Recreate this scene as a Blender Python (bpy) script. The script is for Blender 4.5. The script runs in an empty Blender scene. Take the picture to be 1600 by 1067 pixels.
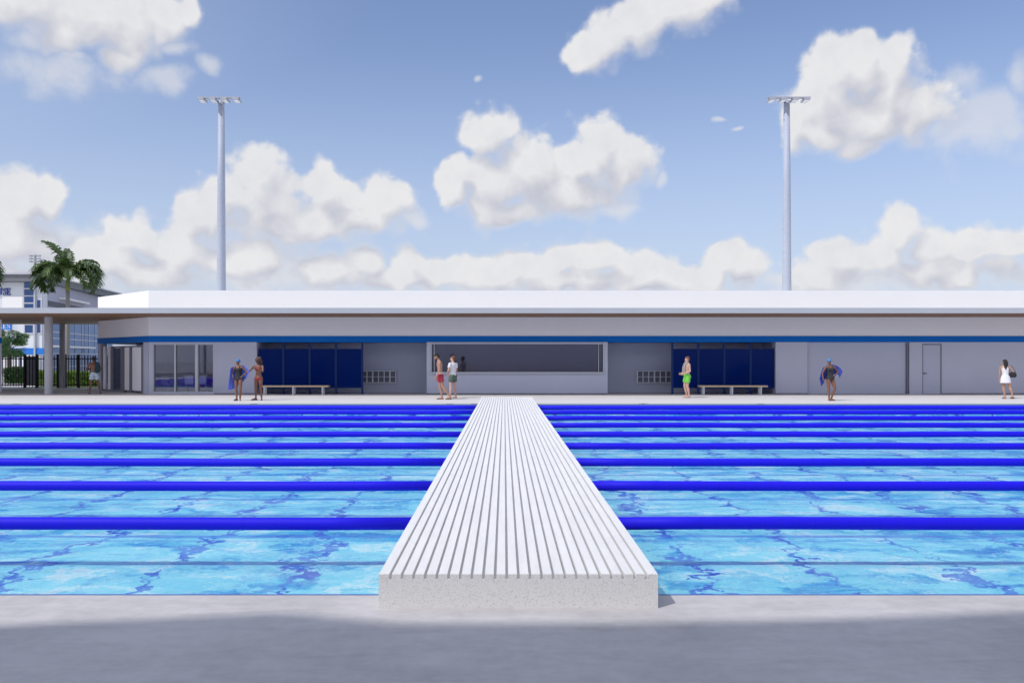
import bpy, bmesh, math, random
from mathutils import Vector, Matrix, noise as mnoise
random.seed(7)
PI = math.pi
SC = bpy.context.scene
COL = SC.collection

# ------------------------------------------------------------------ camera
F = 1306.0                      # focal length in photo pixels (1600 wide)
CH = 1.72                       # eye height above the deck
cam_d = bpy.data.cameras.new('camera'); cam = bpy.data.objects.new('camera', cam_d); COL.objects.link(cam)
cam_d.sensor_width = 36; cam_d.lens = F / 1600 * 36
cam_d.shift_x = 0.0075; cam_d.shift_y = 0.01656
cam_d.clip_start = 0.05; cam_d.clip_end = 3000
cam.location = (0, 0, CH); cam.rotation_euler = (PI / 2, 0, 0)
SC.camera = cam

# ------------------------------------------------------------------ exposure
SC.view_settings.view_transform = 'Standard'; SC.view_settings.look = 'None'
SC.view_settings.exposure = 0.0; SC.view_settings.gamma = 1.0; SC.view_settings.use_curve_mapping = False

# ------------------------------------------------------------------ sun
SUN = Vector((-0.49, -0.396, 0.777)).normalized()       # direction towards the sun
sun_d = bpy.data.lights.new('sun', 'SUN'); sun = bpy.data.objects.new('sun', sun_d); COL.objects.link(sun)
sun_d.energy = 2.8; sun_d.angle = math.radians(1.0); sun_d.color = (1.0, 0.965, 0.93)
sun.rotation_euler = SUN.to_track_quat('Z', 'Y').to_euler()

# ------------------------------------------------------------------ node helper
DIM = ['3D']
class NT:
    def __init__(s, tree): s.t = tree; s.n = tree.nodes; s.l = tree.links
    def new(s, typ, **kw):
        nd = s.n.new(typ)
        for k, v in kw.items():
            setattr(nd, k, v)
        return nd
    def put(s, sock, v):
        if isinstance(v, bpy.types.NodeSocket): s.l.new(v, sock)
        elif v is not None: sock.default_value = v
    def math(s, op, a, b=None, c=None, clamp=False):
        nd = s.new('ShaderNodeMath', operation=op, use_clamp=clamp)
        s.put(nd.inputs[0], a)
        if b is not None: s.put(nd.inputs[1], b)
        if c is not None: s.put(nd.inputs[2], c)
        return nd.outputs[0]
    def vec(s, op, a, b=None, c=None):
        nd = s.new('ShaderNodeVectorMath', operation=op)
        s.put(nd.inputs[0], a)
        if b is not None: s.put(nd.inputs[1], b)
        if c is not None: s.put(nd.inputs[2], c)
        return nd.outputs['Value'] if op in ('LENGTH', 'DOT_PRODUCT', 'DISTANCE') else nd.outputs[0]
    def scale(s, a, f):
        nd = s.new('ShaderNodeVectorMath', operation='SCALE'); s.put(nd.inputs[0], a); s.put(nd.inputs['Scale'], f)
        return nd.outputs[0]
    def xyz(s, x=0, y=0, z=0):
        nd = s.new('ShaderNodeCombineXYZ')
        for i, v in enumerate((x, y, z)): s.put(nd.inputs[i], v)
        return nd.outputs[0]
    def sep(s, v):
        nd = s.new('ShaderNodeSeparateXYZ'); s.put(nd.inputs[0], v); return nd.outputs
    def noise(s, v, scale, detail=2, rough=0.5, out=0, dist=0.0):
        nd = s.new('ShaderNodeTexNoise', noise_dimensions=DIM[0]); s.put(nd.inputs['Vector'], v)
        nd.inputs['Scale'].default_value = scale; nd.inputs['Detail'].default_value = detail
        nd.inputs['Roughness'].default_value = rough; nd.inputs['Distortion'].default_value = dist
        return nd.outputs[out]
    def voro(s, v, scale, feature='F1', out=0, rnd=1.0):
        nd = s.new('ShaderNodeTexVoronoi', feature=feature, voronoi_dimensions=DIM[0]); s.put(nd.inputs['Vector'], v)
        nd.inputs['Scale'].default_value = scale; nd.inputs['Randomness'].default_value = rnd
        return nd.outputs[out]
    def mapr(s, v, a, b, c=0.0, d=1.0, smooth=False):
        nd = s.new('ShaderNodeMapRange'); nd.interpolation_type = 'SMOOTHSTEP' if smooth else 'LINEAR'
        s.put(nd.inputs[0], v)
        for i, q in enumerate((a, b, c, d)): s.put(nd.inputs[1 + i], q)
        return nd.outputs[0]
    def mix(s, f, a, b, blend='MIX'):
        nd = s.new('ShaderNodeMix', data_type='RGBA', blend_type=blend)
        s.put(nd.inputs[0], f)
        for i, q in ((6, a), (7, b)):
            if isinstance(q, tuple) and len(q) == 3: q = q + (1,)
            s.put(nd.inputs[i], q)
        return nd.outputs[2]
    def ramp(s, f, stops, interp='LINEAR'):
        nd = s.new('ShaderNodeValToRGB'); s.put(nd.inputs[0], f); cr = nd.color_ramp; cr.interpolation = interp
        while len(cr.elements) < len(stops): cr.elements.new(0.5)
        for e, (p, c) in zip(cr.elements, stops): e.position = p; e.color = tuple(c) + (1,)
        return nd.outputs[0]

# ------------------------------------------------------------------ world: Nishita sky with cumulus clouds
world = bpy.data.worlds.new('World'); SC.world = world; world.use_nodes = True
W = NT(world.node_tree); W.n.clear()

def sky_dir(px, py):            # photo pixel -> (azimuth, elevation)
    u = (px - 788) / F; v = (560 - py) / F
    return math.atan(u), math.atan(v / math.sqrt(1 + u * u))
CLOUDS = [  # x, y, rx, ry of each puff, where it stands in the sky of the photograph
 (40,0,130,62),(150,20,110,62),(205,60,60,50),(265,25,48,42),(300,20,22,28),(190,85,45,28),(100,50,60,40),
 (25,322,68,52),(75,318,34,40),(20,375,110,60),(60,430,150,45),
 (398,268,58,38),(350,300,52,42),(420,310,78,52),(503,302,38,44),(540,318,60,36),(608,318,38,42),(560,340,84,36),(460,352,150,42),
 (292,322,26,30),(325,345,60,48),(205,362,52,34),(270,390,90,50),(150,400,60,40),(230,425,150,40),(380,405,140,40),
 (500,418,54,38),(570,408,50,36),(620,436,60,26),
 (636,408,32,26),(690,428,70,32),(760,432,90,32),(872,404,50,30),(820,418,60,32),(940,400,62,30),(1000,418,66,32),(1060,434,60,22),
 (1140,400,42,30),(1165,425,34,40),(1110,432,60,26),(930,442,260,32),(620,440,120,24),
 (764,205,50,36),(722,262,28,30),(712,300,34,40),(770,285,58,56),(830,262,74,54),(935,232,54,48),(975,262,52,58),(885,300,120,44),(790,328,94,28),(900,255,60,50),
 (915,84,34,30),(950,62,52,42),(1000,34,62,46),(1060,8,72,40),(1110,-10,60,30),
 (1318,104,70,50),(1272,128,40,40),(1385,108,44,48),(1350,120,60,50),(1300,160,78,52),(1400,150,70,60),(1330,190,90,50),(1360,185,100,60),(1430,175,70,56),(1290,215,66,34),(1238,196,24,26),(1330,235,50,24),
 (1400,362,44,36),(1300,388,44,28),(1350,402,74,40),(1452,388,56,36),(1525,378,56,36),(1590,376,40,30),(1480,428,150,34),(1290,428,80,32),
]
WISPS = [  # thinner, softer puffs
 (1500,130,48,46),(1545,165,60,40),(1592,125,36,44),(1570,205,60,30),(1480,190,60,40),
 (757,128,9,7),(1120,189,12,5),(1148,204,13,4),(332,108,26,18),(1036,286,12,22),(510,262,12,10),(617,282,10,6),
 (280,75,40,20),(40,60,60,22),(120,90,50,18),(130,370,80,40),(1240,440,120,24),(60,40,90,30),(640,345,30,18),(120,420,260,70),(420,430,260,50),(760,446,420,26),(1400,440,330,36),(90,110,120,40),(250,120,60,30),(1530,200,110,70),(960,330,60,20),
]
def cloud_group():
    g = bpy.data.node_groups.new('cloud_field', 'ShaderNodeTree')
    g.interface.new_socket('P', in_out='INPUT', socket_type='NodeSocketVector')
    for nm in ('Field', 'Wisp', 'Smooth'): g.interface.new_socket(nm, in_out='OUTPUT', socket_type='NodeSocketFloat')
    N = NT(g); gi = N.new('NodeGroupInput'); go = N.new('NodeGroupOutput'); P = gi.outputs[0]
    warp = N.noise(P, 16.0, 1, 0.5, out=1)
    P2 = N.vec('ADD', P, N.scale(N.vec('SUBTRACT', warp, (0.5, 0.5, 0.5)), 0.030))
    def union(lst, k):
        cur = None
        for (x, y, rx, ry) in lst:
            a, e = sky_dir(x, y); c2 = math.cos(a)
            ra = rx / F * c2 * c2; re = ry / F * c2
            q = N.vec('MULTIPLY_ADD', P2, (1 / ra, 1 / re, 0), (-a / ra, -e / re, 0))
            ln = N.vec('LENGTH', q)
            cur = ln if cur is None else N.math('SMOOTH_MIN', cur, ln, k)
        return cur
    d = union(CLOUDS, 0.16); w = union(WISPS, 0.2)
    n1 = N.noise(P, 26.0, 6, 0.56)
    vo = N.voro(N.vec('ADD', P, N.scale(N.vec('SUBTRACT', N.noise(P, 60, 2, 0.5, out=1), (0.5, 0.5, 0.5)), 0.010)), 42.0, 'SMOOTH_F1')
    vo2 = N.voro(P, 95.0, 'SMOOTH_F1')
    bill = N.math('ADD', N.math('MULTIPLY', N.math('SUBTRACT', 0.42, vo), 0.50), N.math('MULTIPLY', N.math('SUBTRACT', 0.42, vo2), 0.20))
    nz = N.math('MULTIPLY', N.math('SUBTRACT', n1, 0.5), 0.98)
    f = N.math('ADD', N.math('ADD', N.math('SUBTRACT', 1.12, d), nz), bill)
    fw = N.math('ADD', N.math('SUBTRACT', 1.0, w), N.math('MULTIPLY', nz, 1.3))
    N.l.new(d, go.inputs[2]); N.l.new(f, go.inputs[0]); N.l.new(fw, go.inputs[1])
    return g
DIM[0] = '2D'
CG = cloud_group()
geo = W.new('ShaderNodeTexCoord').outputs['Generated']
dx, dy, dz = W.sep(geo)
az = W.math('ARCTAN2', dx, dy)
el = W.math('ARCSINE', dz)
P = W.xyz(az, el, 0)
def field(p):
    g = W.new('ShaderNodeGroup'); g.node_tree = CG; W.l.new(p, g.inputs[0]); return g.outputs
f0, w0, s0 = field(P)
f1, _, s1 = field(W.vec('ADD', P, (-0.014, 0.028, 0)))
DIM[0] = '3D'
# the part of the sky that the photograph does not show: added noise cloud, made brighter to light the facade
gen = W.noise(W.vec('MULTIPLY', geo, (1, 1, 2.2)), 2.6, 7, 0.55)
back = W.math('MAXIMUM', W.mapr(W.math('ABSOLUTE', az), 0.60, 0.85, smooth=True), W.mapr(el, 0.50, 0.72, smooth=True))
agen = W.math('MULTIPLY', W.mapr(gen, 0.46, 0.62, smooth=True), back)
low = W.math('SUBTRACT', W.math('MINIMUM', s1, 1.2), W.math('MINIMUM', s0, 1.2))
a_main = W.mapr(f0, -0.05, W.mapr(low, -0.45, 0.25, 1.05, 0.40), smooth=True)
a_w = W.math('MULTIPLY', W.mapr(w0, 0.0, 0.9, smooth=True), W.mapr(el, 0.10, 0.22, 0.86, 0.60))
alpha = W.math('MAXIMUM', W.math('MAXIMUM', a_main, a_w), agen)
alpha = W.math('MULTIPLY', alpha, W.mapr(el, -0.02, 0.01))
rel = W.math('SUBTRACT', W.math('MINIMUM', f0, 0.95), W.math('MINIMUM', f1, 0.95))
lit = W.math('ADD', W.math('ADD', 0.46, W.math('MULTIPLY', rel, 0.75)), W.math('MULTIPLY', low, 0.80), clamp=True)
lit = W.math('ADD', lit, W.math('MULTIPLY', W.math('SUBTRACT', W.noise(P, 34, 5, 0.6), 0.56), 0.75), clamp=True)
lit = W.math('ADD', W.math('MULTIPLY', lit, a_main), W.math('MULTIPLY', W.math('SUBTRACT', 1.0, a_main), 0.80))
lit = W.math('MAXIMUM', lit, W.math('MULTIPLY', back, 0.7))
ccol = W.mix(lit, (0.585, 0.60, 0.685), (0.88, 0.88, 0.895))
soft = W.noise(P, 9.0, 3, 0.5)
ccol = W.mix(W.mapr(soft, 0.35, 0.7, 0.0, 0.28), ccol, (0.68, 0.70, 0.78))
sky = W.new('ShaderNodeTexSky', sky_type='NISHITA'); sky.sun_disc = False
sky.sun_elevation = math.asin(SUN.z); sky.sun_rotation = math.atan2(SUN.x, SUN.y)
sky.altitude = 0; sky.air_density = 1.0; sky.dust_density = 1.2; sky.ozone_density = 1.0
SKY_STRENGTH = 0.145
skyc = W.mix(1.0, sky.outputs[0], (1.00, 0.97, 1.08), 'MULTIPLY')
skyc = W.mix(W.mapr(el, 0.45, 0.95, smooth=True), skyc, W.mix(1.0, skyc, (0.80, 0.98, 1.25), 'MULTIPLY'))
hz = W.mapr(el, 0.0, 0.40, 0.72, 0.0, smooth=True)
hz = W.math('MAXIMUM', hz, W.mapr(az, -0.62, -0.10, 0.34, 0.0, smooth=True))          # thin milky air towards the horizon
skyc = W.mix(hz, skyc, (3.75, 4.35, 5.6))
bg = W.new('ShaderNodeBackground'); W.l.new(skyc, bg.inputs[0]); bg.inputs[1].default_value = SKY_STRENGTH
cb = W.new('ShaderNodeBackground'); W.l.new(ccol, cb.inputs[0]); W.l.new(W.math('ADD', 0.94, W.math('MULTIPLY', back, 0.75)), cb.inputs[1])
ms = W.new('ShaderNodeMixShader'); W.l.new(alpha, ms.inputs[0]); W.l.new(bg.outputs[0], ms.inputs[1]); W.l.new(cb.outputs[0], ms.inputs[2])
wo = W.new('ShaderNodeOutputWorld'); W.l.new(ms.outputs[0], wo.inputs[0])
world.cycles.sampling_method = 'MANUAL'; world.cycles.sample_map_resolution = 512
SC.cycles.max_bounces = 10; SC.cycles.diffuse_bounces = 3; SC.cycles.glossy_bounces = 3
SC.cycles.transmission_bounces = 6; SC.cycles.transparent_max_bounces = 16

# ------------------------------------------------------------------ materials
def material(name): 
    m = bpy.data.materials.new(name); m.use_nodes = True; t = NT(m.node_tree)
    b = m.node_tree.nodes['Principled BSDF']
    return m, t, b
def simple(name, col, rough=0.6, metal=0.0, var=0.06, scale=3.0, bump=0.0, bscale=60.0, spec=0.5, emit=None):
    m, t, b = material(name)
    tc = t.new('ShaderNodeTexCoord').outputs['Object']
    n = t.noise(tc, scale, 5, 0.6)
    c = t.mix(t.mapr(n, 0.3, 0.7), tuple(x * (1 - var) for x in col), tuple(min(1, x * (1 + var)) for x in col))
    t.l.new(c, b.inputs['Base Color'])
    b.inputs['Roughness'].default_value = rough; b.inputs['Metallic'].default_value = metal
    b.inputs['Specular IOR Level'].default_value = spec
    if bump:
        bp = t.new('ShaderNodeBump'); bp.inputs['Strength'].default_value = bump; bp.inputs['Distance'].default_value = 0.01
        t.l.new(t.noise(tc, bscale, 4, 0.6), bp.inputs['Height']); t.l.new(bp.outputs[0], b.inputs['Normal'])
    return m

# ------------------------------------------------------------------ mesh helpers
class MB:
    def __init__(s): s.b = bmesh.new()
    def quad(s, pts):
        return s.b.faces.new([s.b.verts.new(p) for p in pts])
    def box(s, x0, x1, y0, y1, z0, z1, rot=0.0, piv=None, bevel=0.0):
        c = Vector(((x0 + x1) / 2, (y0 + y1) / 2, (z0 + z1) / 2))
        M = Matrix.Translation(c) @ Matrix.Diagonal((x1 - x0, y1 - y0, z1 - z0, 1))
        if rot:
            p = Vector(piv) if piv is not None else c
            M = Matrix.Translation(p) @ Matrix.Rotation(rot, 4, 'Z') @ Matrix.Translation(-p) @ M
        r = bmesh.ops.create_cube(s.b, size=1, matrix=M)
        if bevel:
            es = list({e for v in r['verts'] for e in v.link_edges})
            bmesh.ops.bevel(s.b, geom=es, offset=bevel, segments=2, affect='EDGES', profile=0.7)
        return s
    def tube(s, pts, rads, seg=12, cap=True):
        if not isinstance(rads, (list, tuple)): rads = [rads] * len(pts)
        pts = [Vector(p) for p in pts]; rings = []; up = None
        for i, p in enumerate(pts):
            t = (pts[min(i + 1, len(pts) - 1)] - pts[max(i - 1, 0)]).normalized()
            if up is None: up = Vector((0, 0, 1)) if abs(t.z) < 0.9 else Vector((1, 0, 0))
            a = t.cross(up).normalized(); b = a.cross(t).normalized(); up = b
            rings.append([s.b.verts.new(p + (a * math.cos(2 * PI * k / seg) + b * math.sin(2 * PI * k / seg)) * rads[i]) for k in range(seg)])
        for r0, r1 in zip(rings, rings[1:]):
            for k in range(seg): s.b.faces.new((r0[k], r0[(k + 1) % seg], r1[(k + 1) % seg], r1[k]))
        if cap: s.b.faces.new(rings[0]); s.b.faces.new(list(reversed(rings[-1])))
        return s
    def prism(s, poly, z0, z1):           # poly: counter-clockwise xy points
        lo = [s.b.verts.new((x, y, z0)) for x, y in poly]; hi = [s.b.verts.new((x, y, z1)) for x, y in poly]
        s.b.faces.new(hi); s.b.faces.new(list(reversed(lo))); n = len(poly)
        for i in range(n): s.b.faces.new((lo[i], lo[(i + 1) % n], hi[(i + 1) % n], hi[i]))
        return s
    def extrude_profile(s, poly, axis_pts):  # poly (x,z) extruded from y0 to y1
        y0, y1 = axis_pts
        a = [s.b.verts.new((x, y0, z)) for x, z in poly]; c = [s.b.verts.new((x, y1, z)) for x, z in poly]
        s.b.faces.new(a); s.b.faces.new(list(reversed(c))); n = len(poly)
        for i in range(n): s.b.faces.new((a[(i + 1) % n], a[i], c[i], c[(i + 1) % n]))
        return s
    def done(s, name, mat, parent=None, smooth=False, origin=None, **tags):
        bmesh.ops.recalc_face_normals(s.b, faces=s.b.faces)
        me = bpy.data.meshes.new(name); s.b.to_mesh(me); s.b.free()
        return link(name, me, mat, parent, smooth, **tags)
def link(name, me, mat, parent=None, smooth=False, label=None, category=None, group=None, kind=None):
    if mat is not None: me.materials.clear(); me.materials.append(mat)
    if smooth:
        me.polygons.foreach_set('use_smooth', [True] * len(me.polygons))
    o = bpy.data.objects.new(name, me); COL.objects.link(o)
    if parent is not None: o.parent = parent
    settag(o, label, category, group, kind)
    return o
def settag(o, label=None, category=None, group=None, kind=None):
    for k, v in (('label', label), ('category', category), ('group', group), ('kind', kind)):
        if v: o[k] = v
    return o
def thing(name, label, category, loc=(0, 0, 0), rz=0.0, group=None):
    o = bpy.data.objects.new(name, None); COL.objects.link(o); o.location = loc; o.rotation_euler = (0, 0, rz)
    o.empty_display_size = 0.2
    return settag(o, label, category, group)
def copy_thing(root, loc=None, rz=None, label=None, group=None):
    def rec(o, par):
        c = o.copy(); COL.objects.link(c)
        if par is not None: c.parent = par
        for ch in list(o.children): rec(ch, c)
        return c
    r = rec(root, None)
    if loc is not None: r.location = loc
    if rz is not None: r.rotation_euler = (0, 0, rz)
    if label: r['label'] = label
    if group: r['group'] = group
    return r
def X(px, d): return (px - 788) / F * d
def Z(py, d): return CH + (560 - py) / F * d
# ================================================================== GROUND, DECK AND POOL
POOL_Y0, POOL_Y1, POOL_X = 6.08, 31.3, 27.0
WATER_Z = -0.03; DEPTH = 0.406
def concrete(name, col, var=0.05, sc=0.7):
    m, t, b = material(name); tc = t.new('ShaderNodeTexCoord').outputs['Object']
    big = t.noise(tc, sc, 6, 0.62); mid = t.noise(tc, 9, 5, 0.65); fine = t.noise(tc, 160, 3, 0.7)
    st = t.vec('MULTIPLY', tc, (0.35, 1.6, 1)); swirl = t.noise(st, 3.0, 6, 0.7, dist=1.2)
    v = t.math('ADD', t.math('ADD', t.math('MULTIPLY', big, 0.45), t.math('MULTIPLY', mid, 0.25)), t.math('MULTIPLY', swirl, 0.30))
    c = t.mix(t.mapr(v, 0.40, 0.60), tuple(x * (1 - var * 1.5) for x in col), tuple(x * (1 + var) for x in col))
    c = t.mix(t.mapr(fine, 0.3, 0.75, 0, 0.10), c, tuple(x * 0.6 for x in col))
    t.l.new(c, b.inputs['Base Color']); b.inputs['Roughness'].default_value = 0.85
    bp = t.new('ShaderNodeBump'); bp.inputs['Strength'].default_value = 0.25; bp.inputs['Distance'].default_value = 0.004
    t.l.new(t.math('ADD', fine, mid), bp.inputs['Height']); t.l.new(bp.outputs[0], b.inputs['Normal'])
    return m
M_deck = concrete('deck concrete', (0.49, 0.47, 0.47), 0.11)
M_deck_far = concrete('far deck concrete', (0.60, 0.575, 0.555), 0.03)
M_ground = concrete('ground', (0.34, 0.34, 0.33), 0.08, 0.05)
M_coping = concrete('coping stone', (0.33, 0.345, 0.345), 0.05, 2)

# near deck, far deck, end decks: one sheet each, the pool is a real hole between them
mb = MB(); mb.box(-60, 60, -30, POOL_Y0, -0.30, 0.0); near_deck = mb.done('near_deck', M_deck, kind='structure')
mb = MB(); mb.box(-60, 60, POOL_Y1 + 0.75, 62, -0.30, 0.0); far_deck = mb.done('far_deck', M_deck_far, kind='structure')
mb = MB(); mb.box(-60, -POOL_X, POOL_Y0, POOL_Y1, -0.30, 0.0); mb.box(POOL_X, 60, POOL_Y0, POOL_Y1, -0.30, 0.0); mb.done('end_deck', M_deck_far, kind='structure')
mb = MB(); mb.box(-60, 60, POOL_Y1, POOL_Y1 + 0.75, -0.30, 0.004); mb.done('pool_coping', M_coping, kind='structure')
mb = MB(); mb.box(-900, 900, 62, 1500, -0.5, -0.02); mb.box(-900, -60, -300, 62, -0.5, -0.02); mb.box(60, 900, -300, 62, -0.5, -0.02); mb.box(-60, 60, -300, -30, -0.5, -0.02)
mb.done('ground', M_ground, kind='structure')

# pool basin: aqua plaster, blue tile lines, refraction and light glints painted into the colour
m, t, b = material('pool tile with painted ripples'); M_pool = m
tc = t.new('ShaderNodeTexCoord').outputs['Object']
x, y, z = t.sep(tc)
def lines(v, sp, w, off):
    q = t.math('ABSOLUTE', t.math('SUBTRACT', t.math('FRACT', t.math('ADD', t.math('DIVIDE', v, sp), off)), 0.5))
    ws = t.math('MULTIPLY', w, 0.5 / sp)
    return t.mapr(t.math('SUBTRACT', q, ws), 0.0, 0.012, 1, 0)
cen = lambda q: t.vec('SUBTRACT', q, (0.5, 0.5, 0.5))
w1 = cen(t.noise(tc, 0.75, 2, 0.5, out=1)); w2 = cen(t.noise(tc, 3.3, 3, 0.65, out=1)); w3 = cen(t.noise(tc, 12, 3, 0.7, out=1))
wp = t.vec('ADD', tc, t.vec('ADD', t.vec('MULTIPLY', w1, (1.1, 0.35, 0)), t.vec('ADD', t.vec('MULTIPLY', w2, (0.95, 0.55, 0)), t.scale(w3, 0.26))))  # bends the floor pattern the way rippled water would refract it
wx, wy, wz = t.sep(wp)
wid = t.mapr(t.noise(tc, 2.0, 3, 0.6), 0.34, 0.66, 0.0, 0.19)
LX = lines(wx, 1.35, wid, 0.0855)
hy = t.vec('ADD', tc, t.vec('ADD', t.vec('MULTIPLY', w1, (0, 0.10, 0)), t.vec('MULTIPLY', w2, (0, 0.07, 0))))
LY = lines(t.sep(hy)[1], 1.33, t.mapr(t.noise(tc, 1.3, 3, 0.6), 0.3, 0.55, 0.07, 0.15), 0.876)
LY2 = lines(y, 2.52, 0.035, 0.58)
grid = t.math('MAXIMUM', t.math('MAXIMUM', LX, t.math('MULTIPLY', LY, 0.7)), t.math('MULTIPLY', LY2, 0.35))
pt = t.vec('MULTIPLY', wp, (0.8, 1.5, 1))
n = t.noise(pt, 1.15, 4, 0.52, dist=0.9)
base = t.ramp(n, [(0.0, (0.01, 0.16, 0.48)), (0.33, (0.022, 0.25, 0.56)), (0.40, (0.05, 0.39, 0.65)), (0.44, (0.18, 0.57, 0.70)), (0.58, (0.27, 0.67, 0.76)), (0.605, (0.54, 0.74, 0.76)), (0.64, (0.64, 0.77, 0.77)), (0.655, (0.26, 0.65, 0.74)), (1.0, (0.16, 0.54, 0.70))])  # whitish stops paint the bright patches of the water into the floor
glint_vein = t.math('ABSOLUTE', t.math('SUBTRACT', t.noise(pt, 1.7, 4, 0.6, dist=1.1), 0.5))
base = t.mix(t.mapr(glint_vein, 0.0, 0.010, 0.65, 0.0), base, (0.82, 0.88, 0.92))  # thin white lines of rippling light, painted on
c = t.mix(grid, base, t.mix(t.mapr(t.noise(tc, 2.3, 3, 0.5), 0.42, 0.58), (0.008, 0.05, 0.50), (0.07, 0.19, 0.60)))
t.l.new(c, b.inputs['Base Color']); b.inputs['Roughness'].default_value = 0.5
fz = WATER_Z - DEPTH
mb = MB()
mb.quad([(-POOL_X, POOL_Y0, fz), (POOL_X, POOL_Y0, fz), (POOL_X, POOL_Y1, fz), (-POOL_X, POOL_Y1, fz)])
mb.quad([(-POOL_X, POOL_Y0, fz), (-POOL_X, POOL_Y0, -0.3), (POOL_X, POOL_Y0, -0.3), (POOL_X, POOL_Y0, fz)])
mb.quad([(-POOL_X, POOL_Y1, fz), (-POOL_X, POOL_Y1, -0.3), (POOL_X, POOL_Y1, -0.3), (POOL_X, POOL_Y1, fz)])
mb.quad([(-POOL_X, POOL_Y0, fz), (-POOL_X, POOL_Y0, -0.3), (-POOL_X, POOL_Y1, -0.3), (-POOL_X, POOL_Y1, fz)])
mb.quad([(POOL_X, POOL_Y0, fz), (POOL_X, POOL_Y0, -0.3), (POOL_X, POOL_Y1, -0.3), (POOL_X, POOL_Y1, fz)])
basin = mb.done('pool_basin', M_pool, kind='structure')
M_lip = simple('blue edge tile', (0.03, 0.10, 0.42), 0.35, var=0.1, scale=8)
mb = MB(); mb.box(-POOL_X, POOL_X, POOL_Y0 + 0.001, POOL_Y0 + 0.022, -0.29, 0.002); mb.box(-POOL_X, POOL_X, POOL_Y1 - 0.025, POOL_Y1, -0.29, -0.012)
mb.done('pool_edge_tile', M_lip, kind='structure')

# water surface
m, t, b = material('pool water'); M_water = m
tc = t.new('ShaderNodeTexCoord').outputs['Object']
WAVE = 0.5

t.n.remove(b)
out = [q for q in t.n if q.type == 'OUTPUT_MATERIAL'][0]
wsc = t.vec('MULTIPLY', tc, (0.75, 1.0, 1))
n1 = t.noise(wsc, 0.9, 3, 0.5, dist=0.6)
n2 = t.noise(wsc, 3.0, 3, 0.5, dist=0.9)
n3 = t.noise(tc, 14, 2, 0.5)
h = t.math('ADD', t.math('ADD', t.math('MULTIPLY', n1, 0.16), t.math('MULTIPLY', n2, 0.045)), t.math('MULTIPLY', n3, 0.004))
bp = t.new('ShaderNodeBump'); bp.inputs['Strength'].default_value = 1.0; bp.inputs['Distance'].default_value = WAVE
t.l.new(h, bp.inputs['Height'])
rf = t.new('ShaderNodeBsdfRefraction'); rf.inputs['IOR'].default_value = 1.33; rf.inputs['Roughness'].default_value = 0.0
tr = t.new('ShaderNodeBsdfTransparent'); tr.inputs[0].default_value = (0.93, 0.985, 1, 1)
gl = t.new('ShaderNodeBsdfGlossy'); gl.inputs['Roughness'].default_value = 0.04
fr = t.new('ShaderNodeFresnel'); fr.inputs['IOR'].default_value = 1.33
for q in (rf.inputs['Normal'], gl.inputs['Normal'], fr.inputs['Normal']): t.l.new(bp.outputs[0], q)
m1 = t.new('ShaderNodeMixShader'); m1.inputs[0].default_value = 0.15; t.l.new(tr.outputs[0], m1.inputs[1]); t.l.new(rf.outputs[0], m1.inputs[2])
mx = t.new('ShaderNodeMixShader'); t.l.new(t.math('MULTIPLY', fr.outputs[0], 0.36), mx.inputs[0]); t.l.new(m1.outputs[0], mx.inputs[1]); t.l.new(gl.outputs[0], mx.inputs[2])
t.l.new(mx.outputs[0], out.inputs[0])
mb = MB(); mb.quad([(-POOL_X, POOL_Y0, WATER_Z), (POOL_X, POOL_Y0, WATER_Z), (POOL_X, POOL_Y1, WATER_Z), (-POOL_X, POOL_Y1, WATER_Z)])
water = mb.done('water', M_water, kind='structure')
# ================================================================== LANE ROPES
m, t, b = material('rope float plastic'); M_rope = m
tc = t.new('ShaderNodeTexCoord').outputs['Object']; x, y, z = t.sep(tc)
seam = t.mapr(t.math('ABSOLUTE', t.math('SUBTRACT', t.math('FRACT', t.math('MULTIPLY', x, 6.0)), 0.5)), 0.465, 0.5, 0, 1)
t.l.new(t.mix(t.math('MULTIPLY', seam, 0.35), (0.012, 0.006, 0.64), (0.006, 0.004, 0.38)), b.inputs['Base Color'])
b.inputs['Roughness'].default_value = 0.62; b.inputs['Specular IOR Level'].default_value = 0.22
WALK_X0, WALK_X1, WALK_Y0, WALK_Y1, WALK_Z = -0.866, 1.060, 5.765, 32.3, 0.234
ords = ['nearest', 'second', 'third', 'fourth', 'fifth', 'sixth', 'seventh', 'eighth', 'farthest']
for k in range(9):
    yk = 8.57 + 2.52 * k
    for side, xa, xb in (('left', -26.9, WALK_X0), ('right', WALK_X1, 26.9)):
        mb = MB(); n = 28
        pts = [(xa + (xb - xa) * i / n, 0.010 * math.sin(i * 1.3 + k * 2) if 0 < i < n else 0, 0.004 * math.sin(i * 0.9 + k)) for i in range(n + 1)]
        mb.tube(pts, 0.066, 16)
        far = ['closest to the near deck', 'one lane beyond the closest rope', 'third from the near deck', 'fourth from the near deck', 'in the middle of the nine', 'fourth from the far deck', 'third from the far deck', 'one lane before the last rope', 'closest to the far deck'][k]
        o = mb.done('lane_rope', M_rope, smooth=True, label=f'blue tubular lane rope {side} of the white walkway, {far}', category='lane rope', group='floating lane ropes across the pool')
        o.location = (0, yk, 0.03)

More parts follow.
